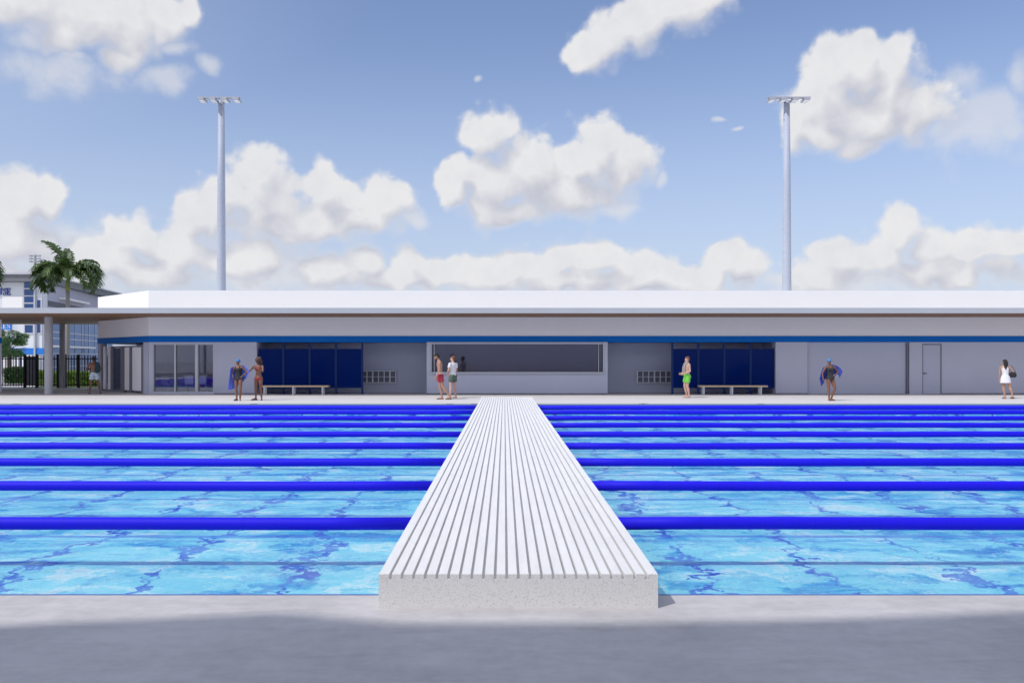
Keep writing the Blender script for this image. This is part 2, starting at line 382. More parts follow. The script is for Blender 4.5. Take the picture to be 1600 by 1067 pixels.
# ================================================================== GROOVED WALKWAY (bulkhead)
m, t, b = material('speckled white concrete'); M_terr = m
tc = t.new('ShaderNodeTexCoord').outputs['Object']
v1 = t.voro(tc, 150, out=1); s1 = t.sep(v1)[0]
v2 = t.noise(tc, 170, 2, 0.6)
c = t.mix(t.mapr(s1, 0.76, 0.88, 0, 0.38), (0.74, 0.725, 0.71), (0.33, 0.33, 0.36))
c = t.mix(t.mapr(v2, 0.55, 0.68, 0, 0.45), c, (0.50, 0.50, 0.53))
c = t.mix(t.mapr(t.noise(tc, 1.5, 5, 0.6), 0.35, 0.7, 0, 0.12), c, (0.5, 0.5, 0.52))
t.l.new(c, b.inputs['Base Color']); b.inputs['Roughness'].default_value = 0.8
bp = t.new('ShaderNodeBump'); bp.inputs['Strength'].default_value = 0.2; bp.inputs['Distance'].default_value = 0.003
t.l.new(v2, bp.inputs['Height']); t.l.new(bp.outputs[0], b.inputs['Normal'])
m, t, b = material('white rib coating'); M_rib = m
tc = t.new('ShaderNodeTexCoord').outputs['Object']
c = t.mix(t.mapr(t.noise(t.vec('MULTIPLY', tc, (6, 0.8, 1)), 2.0, 6, 0.65), 0.3, 0.75), (0.77, 0.76, 0.735), (0.68, 0.67, 0.65))
c = t.mix(t.mapr(t.noise(tc, 130, 3, 0.6), 0.55, 0.75, 0, 0.25), c, (0.55, 0.55, 0.56))
t.l.new(c, b.inputs['Base Color']); b.inputs['Roughness'].default_value = 0.7
walk = thing('walkway', 'long white walkway with lengthwise grooves crossing the pool over speckled concrete base', 'walkway', ((WALK_X0 + WALK_X1) / 2, WALK_Y0, 0))
hw = (WALK_X1 - WALK_X0) / 2; L = WALK_Y1 - WALK_Y0
GD = 0.034; mb = MB(); mb.box(-hw, hw, 0, L, -0.02, WALK_Z - GD); 
mb2 = MB()
sp = 2 * hw / 24; gw = 0.0195
for i in range(24):
    a = -hw + i * sp + (gw / 2 if i else 0); c_ = -hw + (i + 1) * sp - (gw / 2 if i < 23 else 0)
    mb.box(a, c_, 0, 0.018, WALK_Z - GD + 0.0002, WALK_Z - 0.0006)      # speckled ends of the ribs
    mb2.box(a, c_, 0.0182, L, WALK_Z - GD + 0.0004, WALK_Z)
# the supports under water
mb.box(-hw + 0.1, hw - 0.1, 0.4, L - 1.2, -0.45, -0.0205)
mb.done('base', M_terr, walk)
mb2.done('ribbed_top', M_rib, walk)
# ================================================================== POOL BUILDING
D = 40.4
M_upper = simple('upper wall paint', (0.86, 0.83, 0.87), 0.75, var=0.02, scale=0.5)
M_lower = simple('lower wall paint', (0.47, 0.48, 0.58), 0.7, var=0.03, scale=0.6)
M_white = simple('white paint', (0.81, 0.79, 0.755), 0.6, var=0.015, scale=0.4)
M_fascia = simple('fascia metal', (0.42, 0.43, 0.46), 0.5, var=0.03, scale=0.8)
M_blue = simple('royal blue paint', (0.0, 0.13, 0.50), 0.6, var=0.05, scale=0.6, spec=0.15)
M_frame = simple('light metal frame', (0.52, 0.53, 0.58), 0.4, var=0.03)
M_dark = simple('dark frame', (0.06, 0.065, 0.09), 0.5, var=0.1)
M_black = simple('black metal', (0.010, 0.010, 0.012), 0.45, var=0.2)
M_inner = simple('room paint', (0.84, 0.82, 0.86), 0.8, var=0.03, scale=0.8)
M_col = simple('grey column paint', (0.46, 0.46, 0.50), 0.65, var=0.04, scale=2)
m, t, b = material('timber soffit'); M_soff = m
tc = t.new('ShaderNodeTexCoord').outputs['Object']; x, y, z = t.sep(tc)
gap = t.mapr(t.math('ABSOLUTE', t.math('SUBTRACT', t.math('FRACT', t.math('MULTIPLY', y, 7.0)), 0.5)), 0.45, 0.5)
c = t.mix(t.noise(t.vec('MULTIPLY', tc, (0.6, 14, 1)), 2.0, 5, 0.6), (0.17, 0.082, 0.038), (0.28, 0.145, 0.07))
t.l.new(t.mix(t.math('MULTIPLY', gap, 0.7), c, (0.05, 0.03, 0.02)), b.inputs['Base Color']); b.inputs['Roughness'].default_value = 0.6
def glass(name, tint, refl=0.5, rough=0.0, body=None, bodyf=0.0, fk=1.2, rc=(1, 1, 1)):
    m, t, b = material(name); t.n.remove(b); out = [q for q in t.n if q.type == 'OUTPUT_MATERIAL'][0]
    tr = t.new('ShaderNodeBsdfTransparent'); tr.inputs[0].default_value = tint + (1,)
    gl = t.new('ShaderNodeBsdfGlossy'); gl.inputs['Roughness'].default_value = rough; gl.inputs['Color'].default_value = rc + (1,)
    lw = t.new('ShaderNodeFresnel'); lw.inputs[0].default_value = 1.5
    a = tr.outputs[0]
    if body:
        df = t.new('ShaderNodeBsdfDiffuse'); df.inputs[0].default_value = body + (1,)
        m0 = t.new('ShaderNodeMixShader'); m0.inputs[0].default_value = bodyf; t.l.new(a, m0.inputs[1]); t.l.new(df.outputs[0], m0.inputs[2]); a = m0.outputs[0]
    mx = t.new('ShaderNodeMixShader'); t.l.new(t.math('ADD', t.math('MULTIPLY', lw.outputs[0], fk), refl, clamp=True), mx.inputs[0])
    t.l.new(a, mx.inputs[1]); t.l.new(gl.outputs[0], mx.inputs[2]); t.l.new(mx.outputs[0], out.inputs[0])
    return m
M_glass = glass('window glass', (0.90, 0.91, 0.97), 0.03, rc=(0.85, 0.87, 1.0))
M_kglass = glass('smoked glass', (0.36, 0.36, 0.46), 0.07, 0.06, rc=(0.74, 0.75, 1.0))
M_jamb = simple('grey metal jamb', (0.17, 0.175, 0.23), 0.6)
M_eglass = glass('entrance glass', (0.8, 0.82, 0.88), 0.22, rc=(0.8, 0.84, 1))
M_screen = glass('blue screen glass', (0.02, 0.09, 0.55), 0.0, 0.12, (0.0005, 0.020, 0.17), 0.6, fk=0.25, rc=(0.5, 0.6, 1))
M_fglass = glass('blue tinted glass', (0.02, 0.06, 0.12), 0.06, 0.02, (0.004, 0.035, 0.16), 0.9, rc=(0.6, 0.75, 1))

bl = thing('pool_building', 'long single storey pool building with white parapet, blue stripe and timber lined overhang', 'building', (0, D, 0))
OX, OY = 0, D
def BB(parent, name, mat, *boxes, bevel=0.0, label=None, **kw):      # world-space boxes -> a part of a thing that stands at the given origin
    mb = MB(); ox, oy = parent.location.x, parent.location.y
    for (x0, x1, y0, y1, z0, z1) in boxes: mb.box(x0 - ox, x1 - ox, y0 - oy, y1 - oy, z0 - parent.location.z, z1 - parent.location.z, bevel=bevel)
    return mb.done(name, mat, parent, label=label, **kw)
xs = lambda px: X(px, D)
C1 = (xs(232), D); C2 = (-21.83, 44.9); ZB0, ZB1, ZS = 2.509, 2.803, 3.713
REAR = 58.0
outline = [C1, (60, D), (60, REAR), (C2[0], REAR), C2]
outl = [(x, y - D) for x, y in outline]
MB().prism(outl, ZB1 + 0.0, ZS).done('upper_wall', M_upper, bl)
MB().prism([(x, y + (0.0)) for x, y in outl], ZB0 + 0.003, ZB1 - 0.0).done('ceiling', M_inner, bl) if False else None
# blue stripe: proud of the wall, following the chamfered corner
o = 0.03; dch = Vector((C2[0] - C1[0], C2[1] - C1[1])).normalized(); nrm = Vector((-dch.y, dch.x)); nrm = nrm if nrm.y < 0 else -nrm
st = [(C1[0] - 0.012, D - o), (60.01, D - o), (60.01, REAR), (C2[0] - o, REAR), (C2[0] + nrm.x * o, C2[1] + nrm.y * o)]
MB().prism([(x, y - D) for x, y in st], ZB0, ZB1 - 0.002).done('blue_stripe', M_blue, bl)
MB().prism([(x, y - D) for x, y in [(C1[0] - 0.004, D - 0.012), (60.005, D - 0.012), (60.005, REAR), (C2[0] - 0.01, REAR), (C2[0] + nrm.x * 0.012, C2[1] + nrm.y * 0.012)]], ZB1 + 0.001, ZB1 + 0.035).done('stripe_trim', M_white, bl)
# parapet with coping
par = MB().prism(outl, 3.975, 5.0).done('parapet', M_white, bl)
cp = [(C1[0] - 0.02, D - 0.04), (60.05, D - 0.04), (60.05, REAR + 0.05), (C2[0] - 0.05, REAR + 0.05), (C2[0] + nrm.x * 0.05, C2[1] + nrm.y * 0.05)]

# overhanging roof: metal fascia slab over a timber soffit
RY = 37.2
ro = BB(bl, 'overhang_roof', M_fascia, (-60, 60, RY, 49.0, 3.731, 3.972))
BB(bl, 'soffit', M_soff, (-59.9, 59.9, RY + 0.04, 48.96, 3.7155, 3.7305))
BB(ro, 'drip_edge', M_frame, (-60, 60, RY - 0.02, RY - 0.001, 3.955, 3.99)) if False else None
# lower walls
xg0, xg1 = xs(239), xs(335); xa0, xa1 = xs(401), xs(667); xb0, xb1 = xs(949), xs(1212); xr0, xr1 = xs(1262), xs(1421); xd0, xd1 = xs(1441), xs(1471.5)
T = 0.2; zt = ZB0 - 0.0015
DEEP = 42.45
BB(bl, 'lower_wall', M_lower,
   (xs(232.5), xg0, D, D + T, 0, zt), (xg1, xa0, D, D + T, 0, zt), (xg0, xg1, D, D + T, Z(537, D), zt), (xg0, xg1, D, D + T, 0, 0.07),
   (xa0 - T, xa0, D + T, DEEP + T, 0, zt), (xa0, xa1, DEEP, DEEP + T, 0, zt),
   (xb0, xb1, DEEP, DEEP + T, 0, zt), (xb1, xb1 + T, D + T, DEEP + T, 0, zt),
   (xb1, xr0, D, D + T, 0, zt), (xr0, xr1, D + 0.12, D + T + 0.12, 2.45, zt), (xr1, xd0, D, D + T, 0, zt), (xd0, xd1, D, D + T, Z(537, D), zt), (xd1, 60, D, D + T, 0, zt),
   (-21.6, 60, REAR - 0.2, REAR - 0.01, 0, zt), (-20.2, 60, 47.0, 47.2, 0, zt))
# servery block between the two alcoves
kx0, kx1, kz0, kz1 = xs(673.5), xs(943), Z(582.5, D), Z(536.5, D)
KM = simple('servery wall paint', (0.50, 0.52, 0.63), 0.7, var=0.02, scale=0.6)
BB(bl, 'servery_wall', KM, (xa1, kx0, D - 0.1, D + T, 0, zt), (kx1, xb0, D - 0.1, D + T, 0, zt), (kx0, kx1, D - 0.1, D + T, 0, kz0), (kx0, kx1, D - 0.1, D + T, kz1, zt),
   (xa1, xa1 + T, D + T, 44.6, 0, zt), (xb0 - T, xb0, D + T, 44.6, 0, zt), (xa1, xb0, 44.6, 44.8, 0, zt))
win = BB(bl, 'servery_window', M_frame, (kx0, kx1, D - 0.13, D - 0.06, kz0 - 0.002, kz0 + 0.05), (kx0, kx1, D - 0.13, D - 0.06, kz1 - 0.035, kz1 + 0.002),
   (kx0 - 0.002, kx0 + 0.04, D - 0.13, D - 0.06, kz0 + 0.051, kz1 - 0.036), (kx1 - 0.04, kx1 + 0.002, D - 0.13, D - 0.06, kz0 + 0.051, kz1 - 0.036),
   (xs(678.3), xs(679.2), D - 0.09, D - 0.04, kz0 + 0.051, kz1 - 0.036), (xs(934.3), xs(935.2), D - 0.09, D - 0.04, kz0 + 0.051, kz1 - 0.036))
BB(win, 'pane', M_kglass, (kx0 + 0.04 , kx1 - 0.04, 0.07, 0.08, kz0 + 0.05, kz1 - 0.035))
win.children[0].location = (0, 0, 0)
BB(bl, 'counter_ledge', M_frame, (kx0 - 0.06, kx1 + 0.06, D - 0.24, D - 0.135, kz0 - 0.035, kz0 + 0.02))
BB(bl, 'servery_counter', M_dark, (kx0 + 0.3, kx1 - 0.3, 42.2, 42.8, 0, 0.95))
BB(bl, 'servery_cabinet', M_lower, (xs(720), xs(800), 44.2, 44.58, 1.3, 2.2))
BB(bl, 'servery_cabinet', M_lower, (xs(850), xs(905), 44.2, 44.58, 1.3, 2.2))
# roller shutter and its dark jamb
m, t, b = material('roller shutter'); M_shut = m
tc = t.new('ShaderNodeTexCoord').outputs['Object']; zz = t.sep(tc)[2]
t.l.new(t.mix(t.noise(tc, 0.6, 3), (0.43, 0.445, 0.55), (0.46, 0.475, 0.58)), b.inputs['Base Color']); b.inputs['Roughness'].default_value = 0.6
bp = t.new('ShaderNodeBump'); bp.inputs['Strength'].default_value = 0.06; bp.inputs['Distance'].default_value = 0.01
t.l.new(t.math('SINE', t.math('MULTIPLY', zz, 62)), bp.inputs['Height']); t.l.new(bp.outputs[0], b.inputs['Normal'])
sh = BB(bl, 'roller_shutter', M_shut, (xr0 + 0.03, xr1 - 0.12, D + 0.13, D + 0.17, 0.01, 2.448))
BB(sh, 'guide_rail', M_jamb, (xr0, xr0 + 0.028, 0.05, 0.16, 0.0, 2.449))
BB(sh, 'guide_rail', M_jamb, (xr1 - 0.105, xr1 - 0.045, 0.05, 0.16, 0.0, 2.449))
dr = BB(bl, 'door', M_shut, (xd0 + 0.045, xd1 - 0.045, D + 0.03, D + 0.07, 0.01, Z(539, D)))
BB(dr, 'door_frame', M_jamb, (xd0, xd0 + 0.042, 0.0, 0.1, 0, Z(537.2, D)), (xd1 - 0.042, xd1, 0.0, 0.1, 0, Z(537.2, D)), (xd0 + 0.043, xd1 - 0.043, 0.0, 0.1, Z(539, D) + 0.002, Z(537.2, D)))
BB(dr, 'handle', M_dark, (xd0 + 0.06, xd0 + 0.20, -0.05, -0.02, 0.98, 1.02), (xd0 + 0.06, xd0 + 0.085, -0.02, 0.03, 0.98, 1.02))
for w_ in ((xg1, xa0, D - 0.008, D - 0.001, 0, 0.04), (xa1, xb0, D - 0.108, D - 0.101, 0, 0.04), (xb1, xr0, D - 0.008, D - 0.001, 0, 0.04), (xd1, 60, D - 0.008, D - 0.001, 0, 0.04)): BB(bl, 'wall_base', M_dark, w_)
# lounge glazing: three panes
for i, (a, c_) in enumerate(((240.5, 272), (274.5, 304.5), (309.5, 332.5))):
    w_ = BB(bl, 'window', M_frame, (xs(a) - 0.035, xs(a), D + 0.02, D + 0.1, 0.07, Z(537.2, D)), (xs(c_), xs(c_) + 0.035, D + 0.02, D + 0.1, 0.07, Z(537.2, D)),
         (xs(a), xs(c_), D + 0.02, D + 0.1, 0.071, 0.12), (xs(a), xs(c_), D + 0.02, D + 0.1, Z(538.6, D), Z(537.2, D)))
    BB(w_, 'pane', M_glass, (xs(a), xs(c_), 0.055, 0.065, 0.12, Z(538.6, D)))
    BB(w_, 'gasket', M_dark, (xs(a) + 0.002, xs(a) + 0.045, 0.04, 0.052, 0.12, Z(538.6, D)))
BB(bl, 'mullion', M_frame, (xs(305.7), xs(308.3), D + 0.0, D + 0.15, 0.07, Z(537.2, D)))
BB(bl, 'jamb', M_lower, (xs(333.9), xg1, D + 0.01, D + 0.16, 0.07, Z(537.2, D)))
BB(bl, 'lounge_back_wall', M_inner, (-20.2, xa0 - T - 0.01, 45.9, 46.1, 0, zt))
M_pink = simple('salmon wainscot', (0.50, 0.22, 0.22), 0.7, var=0.1, scale=2)
BB(bl, 'wainscot', M_pink, (-16.7, xa0 - T - 0.02, 45.86, 45.895, 0.12, 0.72))
# chamfered corner with its glazed entrance
ang = math.atan2(C2[1] - C1[1], C2[0] - C1[0]); CL = math.hypot(C2[0] - C1[0], C2[1] - C1[1])
def s_at(px, p0=C1, p1=C2):            # distance along a wall line where a sight line from the camera meets it
    k = (px - 788) / F; dx_, dy_ = p1[0] - p0[0], p1[1] - p0[1]
    u = (p0[0] - k * p0[1]) / (k * dy_ - dx_); return u * math.hypot(dx_, dy_)
def along(parent, name, mat, items, p0, p1, pspace=None, **kw):  # items: (s0, s1, n0, n1, z0, z1), n = outwards (towards the viewer)
    mb = MB(); a = math.atan2(p1[1] - p0[1], p1[0] - p0[0]); d_ = Vector((math.cos(a), math.sin(a))); n_ = Vector((-d_.y, d_.x)); n_ = n_ if n_.dot(Vector(p0)) < 0 else -n_
    ox, oy = (pspace or (parent.location.x, parent.location.y))
    for (s0, s1, q0, q1, z0, z1) in items:
        pts = []
        for (s_, q_) in ((s0, q0), (s1, q0), (s1, q1), (s0, q1)):
            v = Vector(p0) + d_ * s_ + n_ * q_; pts.append((v.x - ox, v.y - oy))
        mb.prism(pts, z0, z1)
    return mb.done(name, mat, parent, **kw)
ch = lambda *it, **kw: it
S = s_at
along(bl, 'corner_pier', M_lower, [(0.02, S(224), -0.3, 0, 0, zt), (S(157.5), CL - 0.01, -0.3, 0, 0, zt), (S(224), S(157.5), -0.2, -0.01, Z(536, 43), zt)], C1, C2)
f = along(bl, 'entrance_frame', M_jamb, [(S(223.5), S(219.5), -0.14, -0.03, 0, 2.36), (S(204.5), S(201), -0.14, -0.03, 0, 2.36), (S(192.5), S(187), -0.16, -0.03, 0, 2.36), (S(175), S(172), -0.14, -0.03, 0, 2.36),
      (S(160), S(158), -0.14, -0.03, 0, 2.36), (S(219.4), S(175.1), -0.13, -0.04, 2.28, 2.36), (S(187), S(158), -0.13, -0.04, 0.0, 0.10)], C1, C2)
for w_ in [(S(219), S(205), -0.12, -0.05, 0.12, 2.27), (S(200.5), S(193), -0.12, -0.05, 0.12, 2.27), (S(171.5), S(168), -0.12, -0.02, 0.1, 2.36), (S(163), S(160.5), -0.12, -0.02, 0.1, 2.36)]: along(bl, 'entrance_panel', M_upper, [w_], C1, C2)
along(f, 'pane', M_eglass, [(S(186.5), S(175.5), -0.10, -0.09, 0.11, 2.27), (S(167.5), S(163.2), -0.10, -0.09, 0.11, 2.27)], C1, C2, pspace=(0, D))
# columns under the open end of the roof
cb_ = MB(); cb_.tube([(X(76, 40.3), 40.3 - D, 0), (X(76, 40.3), 40.3 - D, ZS)], 0.185, 32)
cb_.done('column', M_col, bl, smooth=False, label='thick round column at the front of the open roof end')
cb_ = MB(); cb_.tube([(X(97.5, 48.6), 48.6 - D, 0), (X(97.5, 48.6), 48.6 - D, ZS)], 0.15, 32)
cb_.done('column', M_col, bl, label='slimmer column at the back of the open roof end')
# neighbouring wing at the picture's left edge
wg = thing('pool_wing', 'grey wall end with blue stripe at the left edge of the photo', 'building', (-32, 43.2, 0))
wp_ = [(-60, 43.2), (X(2.6, 43.2), 43.2), (X(0.5, 47), 47), (-60, 47)]
def wprism(o_, z0, z1, nm, mt): MB().prism([(x + 32 + (o_ if x > -59 else 0), y - 43.2 - (o_ if y < 44 else 0)) for x, y in wp_], z0, z1).done(nm, mt, wg)
wprism(0, 0, 2.5, 'lower_wall', M_lower); wprism(0.02, 2.501, 2.80, 'blue_stripe', M_blue); wprism(0, 2.801, ZS, 'upper_wall', M_upper)


# ------------------------------------------------------------------ privacy screens in the alcoves
M_post = simple('blue post', (0.0, 0.024, 0.13), 0.8, var=0.1)
for side, pxs, edge in (('left', (443, 484, 525, 566), 402.5), ('right', (1050.5, 1091, 1131.5, 1172.5), 1211)):
    yy = D + 0.12
    X_ = lambda px: X(px, yy)
    sc = thing('privacy_screen', f'tall dark blue glass screen on blue posts across the {side} alcove', 'screen', ((X_(pxs[0]) + X_(pxs[3])) / 2, yy, 0), group='blue alcove screens')
    for px in pxs:
        mb = MB(); xx = X_(px) - sc.location.x
        mb.box(xx - 0.045, xx + 0.045, -0.045, 0.045, 0, zt - 0.002).box(xx - 0.075, xx + 0.075, -0.06, 0.06, 0.0, 0.02)
        mb.done('post', M_post, sc)
    allx = sorted(list(pxs) + [edge])
    for a, c_ in zip(allx, allx[1:]):
        mb = MB(); mb.box(X_(a) - sc.location.x + 0.05, X_(c_) - sc.location.x - 0.05, -0.012, 0.012, Z(606, yy), Z(545, yy)); mb.done('panel', M_screen, sc)
# ------------------------------------------------------------------ cubby shelves on the alcove back walls
M_wire = simple('cubby frame', (0.80, 0.80, 0.86), 0.5)
M_cback = simple('cubby back', (0.16, 0.17, 0.20), 0.7)
for side, p0, p1 in (('left', 474, 618), ('right', 996, 1140)):
    yc = DEEP - 0.02; f0_, f1_ = X(p0, yc - 0.16), X(p1, yc - 0.16); z0, z1 = Z(598.2, yc - 0.16), Z(579.2, yc - 0.16)
    cbx = thing('cubby_shelf', f'two row grey cubby shelf on the back wall of the {side} alcove', 'shelf', ((f0_ + f1_) / 2, yc, 0), group='cubby shelves in the alcoves')
    n = 16; fr = []; ox = cbx.location.x
    for i in range(n + 1):
        xx = f0_ + (f1_ - f0_) * i / n; w_ = 0.026 if i % 3 == 0 else 0.016
        fr.append((xx - w_, xx + w_, yc - 0.16, yc - 0.012, z0 + 0.031, z1 - 0.031))
    fr += [(f0_ - 0.03, f1_ + 0.03, yc - 0.162, yc - 0.012, z0, z0 + 0.03), (f0_ - 0.03, f1_ + 0.03, yc - 0.162, yc - 0.012, z1 - 0.03, z1)]
    BB(cbx, 'frame', M_wire, *fr); zm = (z0 + z1) / 2
    BB(cbx, 'shelf', M_wire, (f0_, f1_, yc - 0.152, yc - 0.014, zm - 0.012, zm + 0.012))
    BB(cbx, 'back_panel', M_cback, (f0_, f1_, yc - 0.011, yc - 0.001, z0, z1))
# ------------------------------------------------------------------ benches
M_wood = simple('pale bench timber', (0.56, 0.42, 0.27), 0.6, var=0.12, scale=6)
M_steel = simple('bench leg steel', (0.55, 0.56, 0.60), 0.35, metal=0.3, var=0.05)
def bench(p0, p1, legs, side):
    yb = 39.55; x0, x1 = X(p0, yb), X(p1, yb); cx = (x0 + x1) / 2
    bn = thing('bench', f'long pale timber bench on steel legs in front of the {side} blue screens', 'bench', (cx, yb, 0), group='timber benches under the overhang')
    mb = MB()
    for k in range(4): mb.box(x0 - cx, x1 - cx, 0.005 + k * 0.105, 0.10 + k * 0.105, 0.365, 0.44, bevel=0.006)
    mb.done('seat', M_wood, bn)
    for px in legs:
        lx = X(px, yb) - cx
        for yy in (0.04, 0.36):
            mb = MB(); mb.box(lx - 0.035, lx + 0.035, yy - 0.03, yy + 0.03, 0, 0.364).box(lx - 0.05, lx + 0.05, yy - 0.045, yy + 0.045, 0, 0.012)
            mb.done('leg', M_steel, bn)
    return bn
bench(409, 513, (412.5, 457.5, 503.5), 'left')
bench(1093, 1200, (1100, 1144.5, 1189.5), 'right')
# ------------------------------------------------------------------ lounge furniture seen through the glass
M_shell = simple('white chair shell', (0.75, 0.75, 0.78), 0.4, var=0.02)
M_red = simple('red fabric', (0.30, 0.05, 0.07), 0.8)
def shell_chair(loc, rz, label, mat=None):
    ct = thing('lounge_chair', label, 'chair', loc, rz, 'white chairs in the glazed lounge')
    mb = MB(); mb.box(-0.23, 0.23, -0.22, 0.22, 0.43, 0.47, bevel=0.015); mb.done('seat', mat or M_shell, ct)
    mb = MB(); mb.box(-0.23, 0.23, 0.19, 0.23, 0.48, 0.88, bevel=0.015); mb.done('backrest', mat or M_shell, ct)
    for sx in (-1, 1):
        for sy in (-1, 1):
            mb = MB(); mb.tube([(sx * 0.24, sy * 0.25, 0), (sx * 0.17, sy * 0.16, 0.43)], 0.014, 8); mb.done('leg', M_shell, ct)
    return ct
shell_chair((X(262, 41.8), 41.8, 0), 1.2, 'white shell chair facing right behind the first lounge window pane')
shell_chair((X(287, 43.4), 43.4, 0), 0.1, 'white shell chair at the far side of the table behind the middle lounge pane')
shell_chair((X(299, 41.9), 41.9, 0), 3.0, 'white shell chair nearest the glass behind the middle lounge pane')
shell_chair((X(316, 41.9), 41.9, 0), 3.3, 'white shell chair nearest the glass behind the narrow right lounge pane')
shell_chair((X(329, 43.2), 43.2, 0), 0.0, 'small red backed chair behind the narrow right lounge pane', M_red)
for px, d_, lb in ((291, 42.6, 'white round lounge table behind the middle window pane'), (322, 42.6, 'white round lounge table behind the narrow right window pane')):
    tb = thing('lounge_table', lb, 'table', (X(px, d_), d_, 0), group='lounge tables')
    mb = MB(); mb.tube([(0, 0, 0.71), (0, 0, 0.74)], 0.5, 32); mb.done('tabletop', M_shell, tb)
    mb = MB(); mb.tube([(0, 0, 0.02), (0, 0, 0.708)], 0.035, 12); mb.done('pedestal', M_steel, tb)
    mb = MB(); mb.tube([(0, 0, 0.0), (0, 0, 0.019)], 0.26, 24); mb.done('foot', M_steel, tb)
# ------------------------------------------------------------------ depth markers set in the far coping
M_mark = simple('marker tile', (0.10, 0.10, 0.12), 0.5)
MKL = ('leftmost, near the thick round column', 'in front of the curly haired person', 'in front of the white shirted person', 'just left of the walkway end', 'right of the walkway at the water', 'before the wall right of the long bench', 'right of the walkway, farther back')
for i, px in enumerate((28, 398, 703, 741, 1002, 1187, 1010)):
    mb = MB(); mb.box(-0.12, 0.12, -0.1, 0.1, 0, 0.008, bevel=0.003)
    o_ = mb.done('depth_marker', M_mark, label=f'small dark marker tile in the far coping, {MKL[i]}', category='marker tile', group='marker tiles in the far coping')
    o_.location = (X(px, 31.6), 31.5 + (0.35 if i == 6 else 0), 0.0045)

# ================================================================== FLOODLIGHT MASTS
M_mast = simple('galvanised mast', (0.38, 0.41, 0.48), 0.6, metal=0.0, var=0.04, scale=1.0)
M_lens = simple('lamp glass', (0.86, 0.86, 0.86), 0.25, var=0.02)
M_head = simple('lamp housing', (0.38, 0.38, 0.42), 0.45, metal=0.2, var=0.04)
def floodlight(x, side):
    yb = 50.0; zt_ = 17.0
    fl = thing('floodlight_mast', f'tall tapered grey floodlight mast with four lamps rising behind the {side} part of the roof', 'floodlight', (x, yb, 0), group='floodlight masts behind the pool building')
    mb = MB(); mb.tube([(0, 0, 0), (0, 0, 6), (0, 0, 12), (0, -0.0, zt_ + 0.1)], [0.285, 0.262, 0.225, 0.175], 28); mb.done('pole', M_mast, fl, smooth=True)
    mb = MB(); mb.box(-1.25, 1.25, -0.52, -0.30, zt_ + 0.131, zt_ + 0.20); mb.done('crossbar', M_head, fl)
    for i in range(4):
        cx = -1.02 + 0.68 * i
        mb = MB(); mb.box(cx - 0.17, cx + 0.17, -0.62, 0.09, zt_ + 0.0, zt_ + 0.13, bevel=0.012)
        h_ = mb.done('lamp_head', M_head, fl)
        mb = MB(); mb.box(cx - 0.135, cx + 0.135, -0.58, 0.02, zt_ - 0.012, zt_ - 0.002); mb.done('lens', M_lens, h_)
        mb = MB(); mb.box(cx - 0.05, cx + 0.05, -0.28, -0.1, zt_ + 0.131, zt_ + 0.18); mb.done('bracket', M_head, h_)
    return fl
floodlight(X(345.8, 50), 'left'); floodlight(X(1229.3, 50), 'right')

# ================================================================== COVERED STAND BEHIND THE VIEWER (its roof shades the near deck)
edge = [(-400, 1010), (0, 987), (155, 981), (349, 971), (387, 970), (446, 975), (542, 985), (620, 987), (900, 987), (1167, 983.5), (1377, 976), (1600, 967.5), (2100, 950)]
HZ = 9.0; pts = []
for px, py in edge:
    d_ = F * CH / (py - 560); gx, gy = (px - 788) / F * d_, d_
    pts.append((gx + SUN.x / SUN.z * HZ, gy + SUN.y / SUN.z * HZ))
pts = [(-45, pts[0][1] - 1.2)] + pts + [(35, pts[-1][1] + 1.5)]
sd = thing('stand_canopy', 'white roof of a covered stand on steel posts over the near deck', 'canopy', (0, -16, 0))
poly = [(x, y + 16) for x, y in pts] + [(35, -12), (-45, -12)]
MB().prism(list(poly), HZ, HZ + 0.35).done('roof', M_white, sd)
for x in (-34, 30):
    mb = MB(); mb.tube([(x, 2, 0), (x, 2, HZ)], 0.16, 16); mb.done('post', M_mast, sd)
    mb = MB(); mb.box(x - 0.1, x + 0.1, -11, 12.0, HZ - 0.4, HZ - 0.002); mb.done('beam', M_mast, sd)
# ================================================================== METAL FENCES AND GATE AT THE LEFT
FY = 48.95
def fence(p0, p1, posts, label, ztop=1.93, sp=0.155, group='black metal fences by the gate', rails=(0.16, 1.70), name='metal_fence', mesh_from=None):
    x0, x1 = X(p0, FY), X(p1, FY); fn = thing(name, label, 'gate' if name == 'metal_gate' else 'fence', ((x0 + x1) / 2, FY, 0), group=group); cx = (x0 + x1) / 2
    mb = MB(); n = max(2, int((x1 - x0) / sp))
    for i in range(n + 1):
        xx = x0 + (x1 - x0) * i / n - cx; mb.box(xx - 0.017, xx + 0.017, -0.017, 0.017, 0.08, ztop - 0.03)
    for z_ in rails: mb.box(x0 - cx, x1 - cx, -0.028, 0.028, z_ - 0.03, z_ + 0.03)
    mb.done('picket_panel', M_black, fn)
    for p in posts:
        xx = X(p, FY) - cx; mb = MB(); mb.box(xx - 0.06, xx + 0.06, -0.06, 0.06, 0, ztop).box(xx - 0.07, xx + 0.07, -0.07, 0.07, ztop, ztop + 0.03); mb.done('post', M_black, fn)
    return fn
fence(-60, 38, (-30, 38.8), 'black picket fence in front of the small leafy tree', group=None)
gt = fence(41, 56, (57.6,), 'narrow black gate with grey infill sheet left of the thick column', name='metal_gate', group=None)
m_inf = simple('perforated infill', (0.38, 0.38, 0.40), 0.6)
BB(gt, 'infill_sheet', m_inf, (X(41, FY), X(56, FY), FY + 0.03, FY + 0.035, 0.15, 1.85))
fence(60, 89, (90.8,), 'black picket fence just behind the thick column', group=None)
fence(103, 158, (102.2, 123.0), 'black picket fence behind the man in pale shorts', group=None)

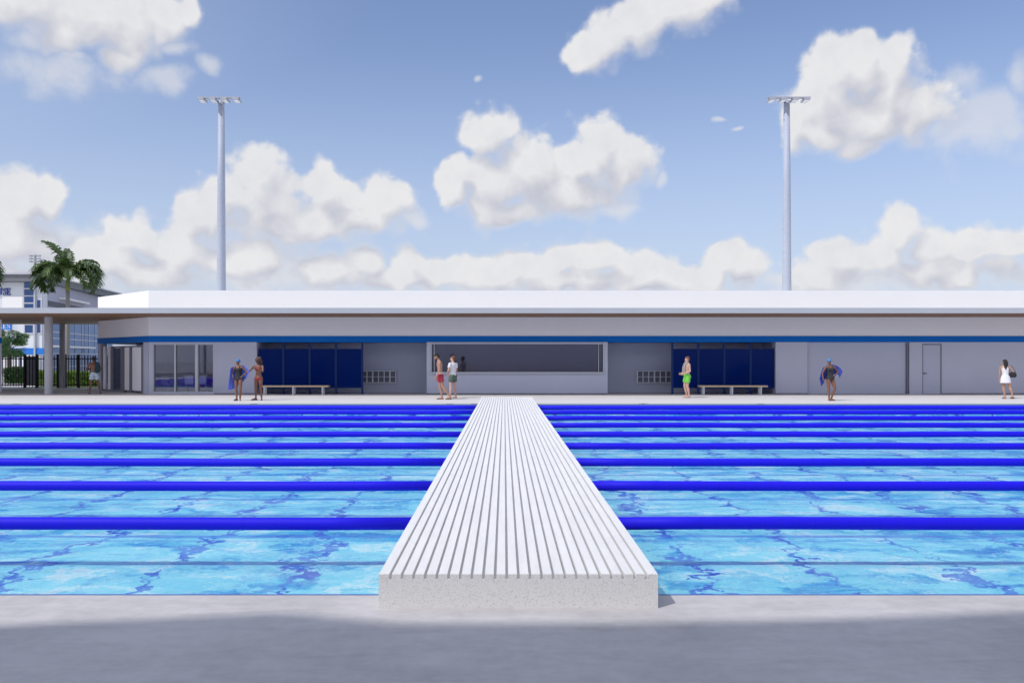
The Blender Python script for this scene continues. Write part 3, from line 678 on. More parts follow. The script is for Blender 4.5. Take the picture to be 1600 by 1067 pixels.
# ================================================================== VEGETATION
def leafmat(name, c0, c1, sc=6.0, trans=0.25):
    m, t, b = material(name); tc = t.new('ShaderNodeTexCoord').outputs['Object']
    c = t.mix(t.mapr(t.noise(tc, sc, 3, 0.6), 0.35, 0.65), c0, c1); t.l.new(c, b.inputs['Base Color']); b.inputs['Roughness'].default_value = 0.5
    tl = t.new('ShaderNodeBsdfTranslucent'); t.l.new(c, tl.inputs[0]); mx = t.new('ShaderNodeMixShader'); mx.inputs[0].default_value = trans
    out = [q for q in t.n if q.type == 'OUTPUT_MATERIAL'][0]
    t.l.new(b.outputs[0], mx.inputs[1]); t.l.new(tl.outputs[0], mx.inputs[2]); t.l.new(mx.outputs[0], out.inputs[0])
    return m
M_palm = leafmat('palm leaf', (0.035, 0.075, 0.018), (0.10, 0.16, 0.035), 1.6)
M_tree = leafmat('tree leaf', (0.06, 0.15, 0.05), (0.20, 0.36, 0.13), 2.5)
M_hedge = leafmat('hedge leaf', (0.13, 0.26, 0.03), (0.28, 0.42, 0.06), 2.5)
M_bush = leafmat('dark bush leaf', (0.03, 0.085, 0.02), (0.07, 0.15, 0.035), 3)
M_grass = leafmat('grass', (0.16, 0.24, 0.05), (0.24, 0.32, 0.08), 1.0)
m, t, b = material('ringed palm trunk'); M_trunk = m
tc = t.new('ShaderNodeTexCoord').outputs['Object']; zz = t.sep(tc)[2]
ring = t.mapr(t.math('SINE', t.math('MULTIPLY', zz, 55)), -0.2, 1.0)
c = t.mix(t.noise(tc, 9, 4, 0.6), (0.20, 0.19, 0.17), (0.36, 0.35, 0.32)); t.l.new(t.mix(t.math('MULTIPLY', ring, 0.5), c, (0.11, 0.10, 0.09)), b.inputs['Base Color']); b.inputs['Roughness'].default_value = 0.85
M_shaft = simple('palm crownshaft', (0.20, 0.24, 0.05), 0.5, var=0.15, scale=4)
M_bark = simple('bark', (0.11, 0.085, 0.065), 0.9, var=0.3, scale=10)
def frond(mb, base, yaw, elev, length, droop, rng, twist=0.0):
    n = 22; p = Vector(base); a = elev; pts = []
    for i in range(n + 1):
        pts.append(p.copy()); t_ = i / n
        d_ = Vector((math.cos(yaw) * math.cos(a), math.sin(yaw) * math.cos(a), math.sin(a))); p = p + d_ * length / n
        a -= droop / n * (0.35 + 1.5 * t_)
    for i in range(2, n):
        t_ = i / n; dirn = (pts[i + 1] - pts[i - 1]).normalized(); side = dirn.cross(Vector((0, 0, 1)))
        if side.length < 0.05: side = Vector((-math.sin(yaw), math.cos(yaw), 0))
        side.normalize(); upv = side.cross(dirn).normalized()
        ll = length * 0.27 * (math.sin(PI * min(1, t_ * 0.92 + 0.10)) ** 0.6) * rng.uniform(0.85, 1.1)
        for s_ in (-1, 1):
            for q in range(3):
                st = pts[i] + dirn * (length / n) * (q / 3.0)
                tip = st + (side * s_ * 0.80 + dirn * 0.55 + upv * rng.uniform(0.0, 0.45)).normalized() * ll
                mid = (st + tip) / 2 + upv * 0.04 * length * 0.3
                tip = tip - Vector((0, 0, 1)) * ll * rng.uniform(0.15, 0.55)
                wv = dirn * 0.030 * length * 0.55
                v = [mb.b.verts.new(k) for k in (st - wv * 0.5, st + wv * 0.5, mid + wv, mid - wv, tip)]
                mb.b.faces.new((v[0], v[1], v[2], v[3])); mb.b.faces.new((v[3], v[2], v[4]))
    mb2 = [0.035 * (1 - 0.85 * i / n) for i in range(n + 1)]
    mb.tube(pts, [r * length / 2.2 for r in mb2], 5)
def palm(x, y, zc, seed, label, frs):
    rng = random.Random(seed); pt = thing('palm_tree', label, 'palm tree', (x, y, 0))
    mb = MB(); lean = 0.1; n = 14
    mb.tube([(lean * math.sin(i / n * 1.5) - lean, 0, (zc - 0.9) * i / n) for i in range(n + 1)], [0.19 - 0.07 * (i / n) for i in range(n + 1)], 16); mb.done('trunk', M_trunk, pt, smooth=True)
    mb = MB(); mb.tube([(0, 0, zc - 0.92), (0, 0, zc - 0.6), (0, 0, zc - 0.2), (0, 0, zc + 0.05)], [0.14, 0.16, 0.12, 0.06], 14); mb.done('crownshaft', M_shaft, pt, smooth=True)
    for yaw, el_, L_, dr_ in frs:
        mb = MB(); frond(mb, (0, 0, zc - 0.05), math.radians(yaw), math.radians(el_), L_, math.radians(dr_), rng); mb.done('frond', M_palm, pt)
    return pt
FR = [(172, 76, 3.3, 60), (190, 62, 3.6, 235), (172, 50, 3.5, 222), (8, 60, 3.5, 230), (-8, 48, 3.4, 218), (175, 36, 3.3, 205), (5, 34, 3.2, 200), (170, 62, 3.0, 185), (185, 40, 2.9, 185), (150, 28, 2.7, 150), (205, 20, 2.8, 120), (10, 55, 2.8, 175), (-15, 38, 2.7, 160), (25, 70, 2.6, 120), (120, 82, 2.5, 55),
      (-60, 50, 2.4, 160), (-110, 58, 2.5, 180), (-85, 75, 2.4, 130), (60, 50, 2.4, 150), (95, 60, 2.4, 150), (-30, 20, 2.5, 120), (-150, 35, 2.5, 160), (135, 50, 2.5, 150)]
palm(X(106, 56), 56, Z(434, 56), 3, 'palm tree with ringed grey trunk and yellow green crownshaft rising behind the open roof end', FR)
palm(X(-52, 55), 55, Z(430, 55), 9, 'palm tree mostly beyond the left edge, only dark frond tips in view', FR)
def leaf_clump(mb, c, r, n, size, rng, flat=1.0):
    for _ in range(n):
        while True:
            v = Vector((rng.uniform(-1, 1), rng.uniform(-1, 1), rng.uniform(-1, 1)))
            if 0.25 < v.length < 1: break
        p = Vector(c) + Vector((v.x * r[0], v.y * r[1], v.z * r[2]))
        a = Vector((rng.gauss(0, 1), rng.gauss(0, 1), rng.gauss(0, flat))).normalized(); b_ = a.cross(Vector((rng.gauss(0, 1), rng.gauss(0, 1), rng.gauss(0, 1)))).normalized()
        s_ = size * rng.uniform(0.6, 1.3)
        mb.quad([p - a * s_, p - b_ * s_ * 0.45, p + a * s_, p + b_ * s_ * 0.45])
rng = random.Random(11)
tx, ty = X(15, 58), 58.0
lt = thing('leafy_tree', 'small broad leafy tree with layered green crown behind the left picket fence', 'tree', (tx, ty, 0))
mb = MB(); mb.tube([(0, 0, 0), (0.02, 0, 1.2), (-0.03, 0, 2.2), (0, 0, 3.3)], [0.13, 0.10, 0.08, 0.03], 10)
for k in range(9):
    a = k * 0.7 + 0.3; z_ = 1.9 + 0.14 * k; mb.tube([(0, 0, z_), (0.6 * math.cos(a), 0.6 * math.sin(a), z_ + 0.35), (1.15 * math.cos(a), 1.15 * math.sin(a), z_ + 0.45)], [0.05, 0.035, 0.012], 6)
mb.done('trunk', M_bark, lt, smooth=True)
mb = MB()
for k in range(34):
    a = rng.uniform(0, 2 * PI); h_ = rng.uniform(1.75, 3.7); rr = 1.45 * math.sqrt(max(0.05, 1 - ((h_ - 2.5) / 1.35) ** 2)) * rng.uniform(0.35, 1.0)
    leaf_clump(mb, (rr * math.cos(a), rr * math.sin(a), h_), (0.46, 0.46, 0.20), 300, 0.062, rng, 0.4)
mb.done('crown', M_tree, lt)
def hedge(p0, p1, y, z1, mat, label, name='hedge', n=5200, size=0.05, dy=0.45):
    x0, x1 = X(p0, y), X(p1, y); cx = (x0 + x1) / 2
    hd = thing(name, label, name, (cx, y, 0)); mb = MB(); w = (x1 - x0) / 2
    for _ in range(n):
        px_ = rng.uniform(-w, w); top = z1 * (0.90 + 0.13 * mnoise.noise(Vector((px_ * 1.7 + y, 0, 3)))); pz = rng.uniform(0.03, 1) ** 0.8 * top; py_ = rng.uniform(-dy, dy)
        a = Vector((rng.gauss(0, 1), rng.gauss(0, 1), rng.gauss(0, 0.8))).normalized(); b_ = a.cross(Vector((rng.gauss(0, 1), rng.gauss(0, 1), rng.gauss(0, 1)))).normalized(); s_ = size * rng.uniform(0.6, 1.4); p = Vector((px_, py_, pz))
        mb.quad([p - a * s_, p - b_ * s_ * 0.5, p + a * s_, p + b_ * s_ * 0.5])
    mb.done('foliage', mat, hd)
    mb = MB()
    for k in range(int(w * 5)):
        sx = -w + 0.1 + k * 0.4
        if sx < w: mb.tube([(sx, 0, 0), (sx + 0.03, 0.02, z1 * 0.7)], [0.02, 0.01], 5)
    mb.done('stem', M_bark, hd)
hedge(57, 158, 52.2, 1.02, M_hedge, 'long low bright lime green hedge behind the right picket fences', n=15000, size=0.05)
hedge(10, 42, 55.5, 1.25, M_bush, 'low dark green hedge under the small leafy tree', n=6500, size=0.06)
mb = MB(); mb.box(X(40, 50), -21.9, 49.6, 53.4, -0.02, 0.012); mb.done('lawn', M_grass, kind='structure')
# stadium light cluster far away
sl = thing('stadium_light', 'distant stadium light rack of six lamps seen left of the palm crown', 'floodlight', (X(55, 170), 170, 0))
mb = MB(); mb.tube([(0, 0, 0), (0, 0, Z(398, 170))], [0.35, 0.18], 12); mb.done('pole', M_mast, sl)
for zz_ in (Z(400, 170), Z(404.5, 170), Z(409, 170)):
    mb = MB(); mb.box(-1.1, 1.1, 0.05, 0.15, zz_ - 0.05, zz_ + 0.05); cb2 = mb.done('crossbar', M_head, sl)
    for k in (-0.85, 0, 0.85):
        mb = MB(); mb.box(k - 0.26, k + 0.26, -0.3, 0.04, zz_ - 0.18, zz_ + 0.17, bevel=0.03); mb.done('lamp_head', M_head, cb2)

# ================================================================== FIELDHOUSE BEHIND THE GATE
D2 = 90.0
fh = thing('fieldhouse', 'large white and blue sports building with grey roof and glass side behind the palm', 'building', (X(66, D2), D2, 0))
q = lambda px: X(px, D2); h = lambda py: Z(py, D2)
M_fwhite = simple('fieldhouse white', (0.66, 0.68, 0.70), 0.6, var=0.03, scale=0.3)
M_fblue = simple('fieldhouse blue', (0.01, 0.16, 0.55), 0.5, var=0.05)
M_froof = simple('fieldhouse roof grey', (0.16, 0.165, 0.175), 0.6, var=0.06)
M_fgrey = simple('fieldhouse side wall', (0.42, 0.42, 0.50), 0.6, var=0.04)
FX0, FX1 = -85, q(66)
E0, E1 = (q(66), D2), (X(175, 117), 117.0)
BB(fh, 'wall', M_fwhite, (FX0, q(65.8), D2, D2 + 1, 0, h(441)))
MB().prism([(E0[0] - fh.location.x, 0.02), (E1[0] - fh.location.x, E1[1] - D2), (E1[0] - fh.location.x - 20, E1[1] - D2), (FX0 - fh.location.x, 1.1)], 0, h(441) + 0.01).done('side_wall', M_fgrey, fh)
rf = MB(); off = 0.9; fx = fh.location.x
rf.prism([(FX0 - fx, -off), (E0[0] - fx + 0.3, -off), (E1[0] - fx + 1.2, E1[1] - D2), (E1[0] - fx - 20, E1[1] - D2 + 1)], h(441) + 0.02, h(430.5))
rfo = rf.done('roof', M_froof, fh)
rf = MB(); rf.prism([(FX0 - fx, -off - 0.2), (E0[0] - fx + 0.4, -off - 0.2), (E1[0] - fx + 1.4, E1[1] - D2), (E1[0] - fx - 20, E1[1] - D2 + 1)], h(430.5) + 0.005, h(428)); rf.done('roof_edge', M_fascia, rfo)
def fwin(px0, px1, py0, py1, rows, cols, depth=0.05):
    w_ = BB(fh, 'window', M_frame, *([(q(px0), q(px1), D2 - depth - 0.04, D2 - 0.002, h(py1 - (py1 - py0) * i / rows) - 0.06, h(py1 - (py1 - py0) * i / rows) + 0.06) for i in range(rows + 1)] +
            [(q(px0 + (px1 - px0) * i / cols) - 0.06, q(px0 + (px1 - px0) * i / cols) + 0.06, D2 - depth - 0.045, D2 - 0.003, h(py1), h(py0)) for i in range(cols + 1)]))
    BB(w_, 'pane', M_fglass, (q(px0) + 0.06, q(px1) - 0.06, -depth + 0.0 , -0.006, h(py1) + 0.06, h(py0) - 0.06)) if False else BB(fh, 'pane', M_fglass, (q(px0) + 0.06, q(px1) - 0.06, D2 - depth, D2 - 0.006, h(py1), h(py0)))
fwin(37.5, 54, 440, 485, 4, 1); fwin(38.5, 53, 507, 521, 1, 1); fwin(57.5, 65, 468, 521, 3, 1); fwin(24, 36, 556, 575, 1, 1)
BB(fh, 'pilaster', M_fascia, (q(54.6), q(57), D2 - 0.25, D2 - 0.004, 0, h(441)))
BB(fh, 'blue_stripe', M_fblue, (q(18), q(69.5), D2 - 0.12, D2 - 0.008, h(553.5), h(544)))
BB(fh, 'low_parapet', M_white, (q(4.2), q(36), D2 - 0.08, D2 - 0.01, h(500), h(463)))
for k, px in enumerate(range(1, 64, 7)):
    BB(fh, 'pilaster', M_white, (q(px), q(px + 3.2), D2 - 0.3, D2 - 0.13, 0, h(555)))
def text_obj(body, size, loc, mat, parent, name, font_w=1.0, extr=0.03):
    cu = bpy.data.curves.new(name, 'FONT'); cu.body = body; cu.size = size; cu.extrude = extr; cu.offset = size * 0.022
    tmp = bpy.data.objects.new(name, cu); COL.objects.link(tmp); bpy.context.view_layer.update()
    me = bpy.data.meshes.new_from_object(tmp.evaluated_get(bpy.context.evaluated_depsgraph_get())); bpy.data.objects.remove(tmp)
    me.transform(Matrix.Diagonal((font_w, 1, 1, 1)))
    o_ = link(name, me, mat, parent); o_.rotation_euler = (PI / 2, 0, 0); o_.location = loc; return o_
M_letter = simple('blue lettering', (0.02, 0.06, 0.34), 0.5)
# slab-serif letters U S E drawn as strokes
def letter(ch_, x0, w, z0, hgt, st):
    mb = MB(); y0_, y1_ = -0.14, -0.02
    bx = lambda a, b_, c_, d_, dy_=0.0: mb.box(x0 + a * w, x0 + b_ * w, y0_ - dy_, y1_, z0 + c_ * hgt, z0 + d_ * hgt)
    if ch_ == 'U':
        bx(0.18, 0.36, 0.16, 0.93); bx(0.68, 0.80, 0.16, 0.93, .002); bx(0.05, 0.49, 0.93, 1); bx(0.57, 0.93, 0.93, 1); 
        mb.tube([(x0 + w * (0.50 - 0.235 * math.cos(t_)), -0.08, z0 + hgt * (0.19 - 0.15 * math.sin(t_))) for t_ in [PI * k / 10 for k in range(11)]], hgt * 0.055, 8)
    if ch_ == 'E':
        bx(0.14, 0.34, 0.07, 0.93); bx(0.02, 0.90, 0.0, 0.07, .001); bx(0.02, 0.88, 0.93, 1.0, .001); bx(0.35, 0.66, 0.47, 0.54, .001); bx(0.82, 0.90, 0.07, 0.28); bx(0.80, 0.88, 0.74, 0.93); bx(0.60, 0.66, 0.36, 0.66, .002)
    if ch_ == 'S':
        ps = [(0.82, 0.76), (0.70, 0.92), (0.48, 0.97), (0.25, 0.90), (0.17, 0.75), (0.28, 0.60), (0.52, 0.51), (0.74, 0.41), (0.83, 0.25), (0.72, 0.09), (0.48, 0.03), (0.26, 0.08), (0.14, 0.24)]
        mb.tube([(x0 + a * w, -0.08, z0 + c_ * hgt) for a, c_ in ps], [hgt * r for r in (.03, .045, .05, .06, .07, .075, .08, .075, .07, .06, .05, .045, .03)], 8)
        bx(0.79, 0.85, 0.66, 1.0); bx(0.12, 0.18, 0.0, 0.34)
    return mb
for ch_, a, c_ in (('U', -7.5, 5.8), ('S', 5.4, 11.0), ('E', 11.0, 17.4)):
    letter(ch_, q(a) - fx, q(c_) - q(a), h(461), h(450.5) - h(461), 0).done('letter', M_letter, fh, label=f'blue serif letter {ch_} on the white wall')
# blue banner signs with white letter shapes
for (x0_, x1_, y0_, y1_) in ((2, 23.5, 505, 515.5), (-6, 21, 533, 546)):
    sg = BB(fh, 'banner', M_fblue, (q(x0_), q(x1_), D2 - 0.6, D2 - 0.52, h(y1_), h(y0_)))
    zz0 = h(y1_) + 0.12; hh_ = h(y0_) - h(y1_) - 0.24
    for ch_, a in (('S', x0_ + 1.5), ('E', x0_ + 8), ('S', x0_ + 14)):
        lt_ = letter(ch_, q(a) - fx, (q(5.5) - q(0)), zz0, hh_, 0).done('letter', M_white, sg); lt_.location = (0, -0.5, 0)
# receding side: curtain wall with mullions, ledges
sp_ = lambda px: s_at(px, E0, E1)
hb = lambda py, px: CH + (560 - py) / F * (E0[1] + (E1[1] - E0[1]) * sp_(px) / math.hypot(E1[0] - E0[0], E1[1] - E0[1]))
z1g, z0g = hb(507, 130) + 1.2, 0.2
zu = hb(470, 110)
LT = math.hypot(E1[0] - E0[0], E1[1] - E0[1])
along(fh, 'side_glazing', M_fglass, [(sp_(80), sp_(96), 0.01, 0.06, z0g, z1g), (sp_(107), sp_(128), 0.01, 0.06, z0g, z1g), (sp_(131), LT - 0.3, 0.01, 0.06, z0g, z1g)], E0, E1)
mul = [(sp_(80) + i * (LT - sp_(80)) / 9 - 0.07, sp_(80) + i * (LT - sp_(80)) / 9 + 0.07, 0.062, 0.12, z0g, z1g) for i in range(10)]
mul += [(sp_(80), LT - 0.2, 0.061, 0.115, z_ - 0.05, z_ + 0.05) for z_ in (hb(522, 120), hb(531, 120), hb(553, 120), hb(572, 120))]
along(fh, 'side_mullion', M_frame, mul, E0, E1)
along(fh, 'entrance_awning', M_white, [(sp_(74), sp_(138), 0.14, 0.9, hb(544, 110), hb(541, 110))], E0, E1)
along(fh, 'ledge', M_white, [(sp_(92), sp_(131), 0.02, 0.7, zu - 0.12, zu + 0.12)], E0, E1)
along(fh, 'clerestory', M_dark, [(sp_(75), LT - 0.3, 0.012, 0.05, zu - 1.1, zu - 0.5)], E0, E1)
mb = MB(); mb.box(-140, 10, 62.5, 89, -0.019, 0.0); mb.done('parking_lot', simple('pale paving', (0.55, 0.54, 0.53), 0.85, var=0.06, scale=0.3), kind='structure')
# ================================================================== PEOPLE
def skinmat(name, col, tan=None):
    m, t, b = material(name); tc = t.new('ShaderNodeTexCoord').outputs['Object']
    t.l.new(t.mix(t.mapr(t.noise(tc, 7, 3, 0.6), 0.3, 0.7), tuple(x * 0.92 for x in col), tuple(min(1, x * 1.08) for x in col)), b.inputs['Base Color'])
    b.inputs['Roughness'].default_value = 0.5; b.inputs['Subsurface Weight'].default_value = 0.06
    b.inputs['Subsurface Radius'].default_value = (0.02, 0.008, 0.004); return m
def cloth(name, col, var=0.1, sc=14): return simple(name, col, 0.85, var=var, scale=sc, bump=0.3, bscale=30)
V = Vector
def remesh(mb, voxel, smooth_it=2):
    me = bpy.data.meshes.new('tmp'); bmesh.ops.recalc_face_normals(mb.b, faces=mb.b.faces); mb.b.to_mesh(me); mb.b.free()
    o_ = bpy.data.objects.new('tmp', me); COL.objects.link(o_)
    r = o_.modifiers.new('r', 'REMESH'); r.mode = 'VOXEL'; r.voxel_size = voxel; r.use_smooth_shade = True
    s_ = o_.modifiers.new('s', 'SMOOTH'); s_.factor = 0.6; s_.iterations = smooth_it
    d_ = o_.modifiers.new('d', 'DECIMATE'); d_.ratio = 0.35
    bpy.context.view_layer.update(); ev = o_.evaluated_get(bpy.context.evaluated_depsgraph_get())
    out_ = bpy.data.meshes.new_from_object(ev); bpy.data.objects.remove(o_); return out_
def ball(mb, c, r, M=None):
    mt = Matrix.Translation(V(c)) @ (M or Matrix.Identity(4)) @ Matrix.Diagonal((*(r if isinstance(r, (tuple, list)) else (r, r, r)), 1))
    bmesh.ops.create_uvsphere(mb.b, u_segments=18, v_segments=12, radius=1, matrix=mt)
def limb(mb, pts, rads, seg=14):
    # resample with a smooth taper so that joints stay round
    P_, R_ = [], []
    for (a, b_, ra, rb) in zip(pts, pts[1:], rads, rads[1:]):
        for k in range(6): P_.append(V(a).lerp(V(b_), k / 6)); R_.append(ra + (rb - ra) * k / 6)
    P_.append(V(pts[-1])); R_.append(rads[-1]); mb.tube(P_, R_, seg)
    for p, r in zip(pts, rads): ball(mb, p, r * 0.99)
def loft(mb, rings, seg=24):
    vs = []
    for (cx, cy, cz, rx, ry) in rings: vs.append([mb.b.verts.new((cx + rx * math.cos(2 * PI * k / seg), cy + ry * math.sin(2 * PI * k / seg), cz)) for k in range(seg)])
    for a, b_ in zip(vs, vs[1:]):
        for k in range(seg): mb.b.faces.new((a[k], a[(k + 1) % seg], b_[(k + 1) % seg], b_[k]))
    mb.b.faces.new(list(reversed(vs[0]))); mb.b.faces.new(vs[-1])
def hand(mb, wrist, d, palm_n, side, curl=0.5, s=1.0):
    d = V(d).normalized(); n = (V(palm_n) - d * V(palm_n).dot(d)).normalized(); w = d.cross(n).normalized() * side
    M = Matrix((w, d, n)).transposed().to_4x4()
    ball(mb, V(wrist) + d * 0.045 * s, (0.040 * s, 0.054 * s, 0.017 * s), M)
    for k, (o_, L_) in enumerate(((-0.028, 0.062), (-0.010, 0.076), (0.010, 0.082), (0.028, 0.073))):
        p0 = V(wrist) + d * 0.082 * s + w * o_ * s; a = curl * (0.6 + 0.1 * k)
        p1 = p0 + (d * math.cos(a * .5) + n * math.sin(a * .5)) * L_ * 0.45 * s; p2 = p1 + (d * math.cos(a * 1.4) + n * math.sin(a * 1.4)) * L_ * 0.32 * s; p3 = p2 + (d * math.cos(a * 2.1) + n * math.sin(a * 2.1)) * L_ * 0.25 * s
        mb.tube([p0 - d * 0.02, p0, p1, p2, p3], [0.009 * s, 0.0095 * s, 0.009 * s, 0.0085 * s, 0.0075 * s], 8)
    p0 = V(wrist) + d * 0.028 * s + w * 0.030 * s; p1 = p0 + (w * 0.8 + d * 0.7 + n * 0.3).normalized() * 0.036 * s; p2 = p1 + (d + w * 0.3 + n * 0.4).normalized() * 0.032 * s
    mb.tube([p0 - w * 0.01, p0, p1, p2], [0.013 * s, 0.0125 * s, 0.011 * s, 0.009 * s], 8)
def build_person(spec):
    fem = spec.get('fem', False); H_ = spec['h'] / 1.75; lean = V(spec.get('lean', (0, 0))).to_3d(); hip_s = spec.get('hip_shift', 0.0)
    def tw(z):                                     # sway of the trunk with height
        k = max(0, (z - 0.95) / 0.65); return V((lean.x * k + hip_s * max(0, 1 - abs(z - 0.95) / 0.5), lean.y * k * k, 0))
    HW, WW, SW, CD = (0.172, 0.112, 0.158, 0.098) if fem else (0.160, 0.138, 0.182, 0.112)
    rings = [(0.80, 0.09, 0.08), (0.845, 0.145, 0.105), (0.90, HW, 0.120), (0.97, HW * 0.95, 0.112), (1.05, WW * 1.06, 0.095), (1.12, WW, 0.088), (1.20, WW * 1.06, 0.095), (1.29, SW * 0.92, CD), (1.36, SW, CD * 0.98), (1.42, SW * 0.97, CD * 0.80), (1.455, SW * 0.72, 0.065), (1.48, 0.075, 0.055)]
    def torso(z0, z1, off, n=14, flare=0):
        out_ = []
        for i in range(n + 1):
            z = z0 + (z1 - z0) * i / n
            for a, b_ in zip(rings, rings[1:]):
                if a[0] <= z <= b_[0] or b_ is rings[-1]:
                    k = min(1, (z - a[0]) / (b_[0] - a[0])); rx = a[1] + (b_[1] - a[1]) * k; ry = a[2] + (b_[2] - a[2]) * k; break
            if flare and z < 0.95: rx, ry = rings[3][1], rings[3][2]
            if z < rings[0][0]: rx, ry = rings[3][1], rings[3][2]
            f_ = tw(z); out_.append((f_.x, f_.y, z, rx + off + flare * max(0, (1.0 - z)), ry + off + flare * max(0, (1.0 - z)) * 0.8))
        return out_
    mb = MB()
    loft(mb, torso(0.80, 1.48, 0, 26))
    nk = tw(1.48); hd_off = V(spec.get('head', (0, -0.02))).to_3d(); hc = tw(1.62) + V((0, 0, 1.625)) + hd_off
    limb(mb, [nk + V((0, 0, 1.44)), nk.lerp(hc, 0.35) * V((1, 1, 0)) .length * V((0, 0, 0)) + V((nk.x * .6 + hc.x * .4, nk.y * .6 + hc.y * .4, 1.535))], [0.062 if not fem else 0.052, 0.055 if not fem else 0.046])
    hy_, hp_ = spec.get('head_yaw', 0), spec.get('head_pitch', 0)
    HM = Matrix.Rotation(hy_, 4, 'Z') @ Matrix.Rotation(hp_, 4, 'X')
    def hp(v): return hc + HM.to_3x3() @ V(v)
    ball(mb, hp((0, 0.012, 0.022)), (0.077, 0.094, 0.095), HM)      # skull
    ball(mb, hp((0, -0.022, -0.035)), (0.058, 0.066, 0.078), HM)    # face and jaw
    ball(mb, hp((0, -0.062, -0.088)), (0.024, 0.020, 0.018), HM)    # chin
    ball(mb, hp((0, -0.096, -0.020)), (0.0125, 0.018, 0.024), HM)   # nose
    ball(mb, hp((0, -0.080, -0.058)), (0.024, 0.012, 0.010), HM)    # lips
    for s_ in (-1, 1): ball(mb, hp((s_ * 0.079, 0.012, -0.010)), (0.010, 0.020, 0.032), HM)
    J = {}
    for key, s_ in (('a', -1), ('b', 1)):
        hip = V((s_ * 0.088, 0, 0.90)) + V((hip_s, 0, 0)); L = spec.get('leg_' + key, {})
        kn = V(L.get('knee', (s_ * 0.10, -0.015, 0.49))); an = V(L.get('ankle', (s_ * 0.105, 0.03, 0.085))); toe = V(L.get('toe', (an.x + s_ * 0.04, an.y - 0.17, 0.022)))
        fm = 1.04 if fem else 1.0
        limb(mb, [hip, hip.lerp(kn, 0.45), kn], [0.088 * fm, 0.076 * fm, 0.053])
        mid = kn.lerp(an, 0.32) + V((0, 0.012, 0)); limb(mb, [kn, mid, kn.lerp(an, 0.75), an], [0.052, 0.056, 0.038, 0.033])
        heel = an + (an - toe) * V((1, 1, 0)) * 0.22; heel.z = max(0.028, an.z - 0.058)
        limb(mb, [heel, an + V((0, 0, -0.02)), an.lerp(toe, 0.55) + V((0, 0, 0.0)), toe], [0.029, 0.034, 0.030, 0.021])
        limb(mb, [heel, an.lerp(toe, 0.6) * V((1, 1, 0)) + V((0, 0, toe.z + 0.004)), toe], [0.026, 0.027, 0.020])
        sh = V((s_ * (0.172 if fem else 0.196), 0.005, 1.405)) + tw(1.40) + V(spec.get('sh_' + key, (0, 0, 0)))
        A = spec.get('arm_' + key, {}); el_ = V(A.get('elbow', (s_ * 0.25, 0.03, 1.13))); wr = V(A.get('wrist', (s_ * 0.26, -0.04, 0.88)))
        af = 0.86 if fem else 1.0
        limb(mb, [tw(1.38) + V((s_ * 0.10, 0, 1.40)), sh, sh.lerp(el_, 0.4), el_], [0.058 * af, 0.056 * af, 0.048 * af, 0.037 * af])
        limb(mb, [el_, el_.lerp(wr, 0.3), wr], [0.037 * af, 0.039 * af, 0.025 * af])
        hd = V(A.get('hand', tuple((wr - el_).normalized()))); hand(mb, wr, hd, A.get('palm', (-s_, -0.2, 0)), A.get('thumb', 1), A.get('curl', 0.6), 0.95 if fem else 1.05)
        J[key] = dict(hip=hip, knee=kn, ankle=an, toe=toe, sh=sh, elbow=el_, wrist=wr, heel=heel)
    if fem:
        for s_ in (-1, 1): ball(mb, tw(1.30) + V((s_ * 0.068, -0.082, 1.295)), (0.058, 0.045, 0.055))
    for s_ in (-1, 1):
        if not spec.get('flat'): ball(mb, V((s_ * 0.075 + hip_s, 0.065, 0.90)), (0.085, 0.07, 0.085))
    pr = thing('person', spec['label'], 'person', spec['loc'], spec['rz']); pr.scale = (H_, H_, H_)
    body = link('body', remesh(mb, 0.0075), spec['skin'], pr, smooth=True)
    M_eye = EYE
    for s_ in (-1, 1):
        mb = MB(); ball(mb, hp((s_ * 0.030, -0.079, 0.000)), (0.013, 0.006, 0.007), HM); mb.done('eye', M_eye, pr, smooth=True)
    ns = dict(mb=None, tw=tw, torso=torso, J=J, hp=hp, HM=HM, hc=hc, pr=pr, fem=fem)
    for nm, fn in spec['wear']: fn(nm, ns)
    return pr
EYE = simple('eye', (0.02, 0.015, 0.012), 0.3)
# ---- clothes and hair, each a child of its person
def w_shorts(mat, low=0.40, waist=1.00, loose=0.022, band=None, tight=False):
    def f(nm, g):
        mb = MB(); loft(mb, g['torso'](0.84, waist, 0.012, 8))
        for k in 'ab':
            h_, kn = g['J'][k]['hip'], g['J'][k]['knee']; e = h_.lerp(kn, low)
            limb(mb, [h_, h_.lerp(e, 0.7)], [0.100 + loose * 0.3, 0.088 + loose]); mb.tube([h_ + V((0, 0, 0.0)), e], [0.100 + loose * 0.3, 0.082 + loose], 18)
        for s_ in (-1, 1): ball(mb, V((g['J']['a']['hip'].x + 0.088 + s_ * 0.075, 0.058, 0.90)), (0.096, 0.086, 0.105))
        link(nm, remesh(mb, 0.011), mat, g['pr'], smooth=True)
        if band:
            mb = MB(); loft(mb, g['torso'](waist - 0.035, waist + 0.004, 0.020, 2)); mb.done('waistband', band, g['pr'], smooth=False)
    return f
